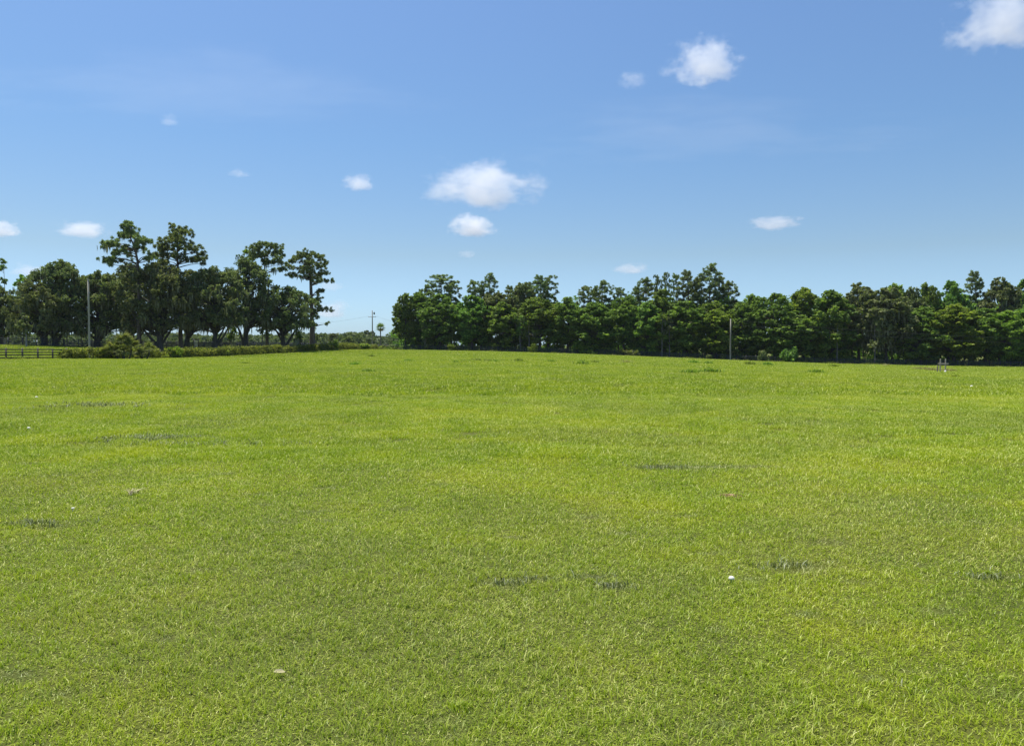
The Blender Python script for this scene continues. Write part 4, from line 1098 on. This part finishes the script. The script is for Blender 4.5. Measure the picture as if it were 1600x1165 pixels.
# white slatted panel below the leaning oak, pale stub post, two white boxes on the far fence
Y = 166; xw = X(306.5, Y); zb = Hs(xw, Y); k = Y/F
root = link('slatted_panel', None, None, (xw, Y, zb)); tag(root, 'white slatted panel in a dark frame under the leaning oak', 'panel')
for i in range(5):
    mb = MB(); box(mb, (0, 0, 0), (6.2*k, .03, 1.35*k)); link('slat', mb.mesh('panel_slat', M['white']), root, (0, -.03, Z(532.5+i*2.1, Y)-zb))
for sx in (-1, 1):
    mb = MB(); box(mb, (0, 0, 0), (.14, .14, 13*k)); link('post', mb.mesh('panel_post', M['fence_dark']), root, (sx*3.9*k, .03, Z(535, Y)-zb))
mb = MB(); box(mb, (0, 0, 0), (9.2*k, .12, .16)); link('top_bar', mb.mesh('panel_top', M['fence_dark']), root, (0, .03, Z(530, Y)-zb))
for px, nm in ((54, 'left'), (58.5, 'right')):
    Y = 139.0; xw = X(px, Y); mb = MB(); box(mb, (0, 0, 0), (.24, .08, .34))
    o = link('white_board', mb.mesh('white_board', M['white']), None, (xw, Y, Z(533, Y))); tag(o, 'small white board on the far left rail fence, the %s one of the pair' % nm, 'board')

# ================================================================== CLOUDS
def cloud_material():
    m, t, out = mat('cloud_vapour')
    co = N(t, 'ShaderNodeTexCoord').outputs['Object']
    seed = N(t, 'ShaderNodeAttribute', attribute_type='OBJECT', attribute_name='cloud_seed').outputs['Fac']
    dn = N(t, 'ShaderNodeAttribute', attribute_type='OBJECT', attribute_name='cloud_density').outputs['Fac']
    wispy = N(t, 'ShaderNodeAttribute', attribute_type='OBJECT', attribute_name='cloud_rag').outputs['Fac']
    cs = N(t, 'ShaderNodeCombineXYZ', ins={0: seed, 1: seed, 2: seed}).outputs[0]
    ad = N(t, 'ShaderNodeVectorMath', operation='ADD', ins={0: co, 1: cs}).outputs[0]
    n1 = noise(t, ad, 2.1, 8, .66)
    ln = N(t, 'ShaderNodeVectorMath', operation='LENGTH', ins={0: co}).outputs['Value']
    sep = N(t, 'ShaderNodeSeparateXYZ', ins={0: co}).outputs[2]
    # flatter underside
    under = math_(t, 'MULTIPLY', math_(t, 'MAXIMUM', math_(t, 'SUBTRACT', -.15, sep), 0.0), .9)
    body = math_(t, 'SUBTRACT', math_(t, 'SUBTRACT', .62, ln), under)
    f = math_(t, 'ADD', body, math_(t, 'MULTIPLY', math_(t, 'SUBTRACT', n1, .5), wispy))
    edge = math_(t, 'MULTIPLY', math_(t, 'SUBTRACT', 1.0, ln), 8.0, True)
    d = math_(t, 'MULTIPLY', math_(t, 'MULTIPLY', math_(t, 'MULTIPLY', f, 3.2, True), dn), edge)
    v = N(t, 'ShaderNodeVolumePrincipled', ins={'Color': (1, 1, 1, 1), 'Density': d, 'Anisotropy': .35})
    t.links.new(v.outputs[0], out.inputs['Volume']); return m
M['cloud'] = cloud_material()
import bmesh
bm = bmesh.new(); bmesh.ops.create_icosphere(bm, subdivisions=3, radius=1.0)
cme = bpy.data.meshes.new('cloud'); bm.to_mesh(cme); bm.free(); cme.materials.append(M['cloud'])
CLOUDS = [ # px, py, width px, height px, optical depth, raggedness, label
 (755, 298, 205, 106, 4.6, 1.4, 'largest cumulus cloud in the middle of the sky'),
 (738, 357, 84, 56, 5.0, 1.1, 'small bright cloud just under the largest one'),
 (560, 288, 60, 40, 2.2, 1.3, 'small soft cloud left of the largest one'),
 (1102, 104, 122, 90, 3.0, 1.6, 'ragged cloud high in the sky right of centre'),
 (988, 127, 56, 42, .7, 1.4, 'faint wisp left of the ragged high cloud'),
 (1568, 40, 165, 125, 3.8, 1.6, 'bright cloud cut off by the upper right corner'),
 (1210, 350, 92, 36, 2.6, 1.3, 'flat little cloud above the right-hand wood'),
 (985, 422, 66, 26, 2.0, 1.3, 'tiny flat cloud just above the middle treetops'),
 (128, 361, 96, 40, 3.2, 1.2, 'flat small cloud left of the tallest pine'),
 (4, 360, 62, 40, 3.2, 1.2, 'small cloud at the left edge of the photo'),
 (518, 488, 66, 46, 2.2, 1.5, 'low cloud beside the last left pine'),
 (515, 448, 56, 26, .8, 1.4, 'thin low wisp above the cloud by the last left pine'),
 (264, 190, 40, 24, .5, 1.4, 'faint speck of cloud high over the left pines'),
 (374, 272, 40, 20, .6, 1.3, 'faint speck of cloud left of the small soft cloud'),
 (729, 398, 34, 20, .8, 1.3, 'faint puff under the small bright cloud'),
 (50, 425, 70, 34, 1.6, 1.3, 'low cloud peeping over the far left oaks'),
 (330, 150, 760, 60, .38, 2.0, 'faint thin streak of high cloud over the upper left of the sky'),
 (1120, 215, 700, 70, .38, 2.0, 'faint thin streak of high cloud across the right of the sky'),
 (640, 480, 60, 40, 1.3, 1.4, 'low pale cloud beside the left end of the wood'),
]
for i, (px, py, wp, hp, tau, rag, lab) in enumerate(CLOUDS):
    el = (HORIZ-py)/F; D = min(700/el, 9000) if el > .05 else 9000
    c, s = math.cos(-PITCH), math.sin(-PITCH)
    d = np.array([(px-800)/F, 1.0, (582.5-py)/F]); d = np.array([d[0], d[1]*c-d[2]*s, d[1]*s+d[2]*c]); d = d/d[1]
    p = d*D+np.array([0, 0, CAMZ])
    hx = wp/2/F*D*1.25; hz = hp/2/F*D*1.25
    o = link('cloud', cme, None, p); o.scale = (hx, (hx+hz)/2, hz)
    o['cloud_seed'] = 3.7*i+.9; o['cloud_density'] = tau/((hx+hz)/2)*.42; o['cloud_rag'] = rag*1.5
    tag(o, lab, 'cloud')

# ================================================================== HAZE (thin summer air)
def haze():
    m, t, out = mat('haze_air')
    v = N(t, 'ShaderNodeVolumePrincipled', ins={'Color': (.80, .90, 1.0, 1), 'Density': .00005, 'Anisotropy': .2})
    t.links.new(v.outputs[0], out.inputs['Volume'])
    mb = MB(); box(mb, (0, 150, 13.5), (3600, 3300, 41))
    o = link('haze', mb.mesh('haze', m)); tag(o, 'thin pale summer haze over the whole field', 'haze', None, 'stuff')
haze()
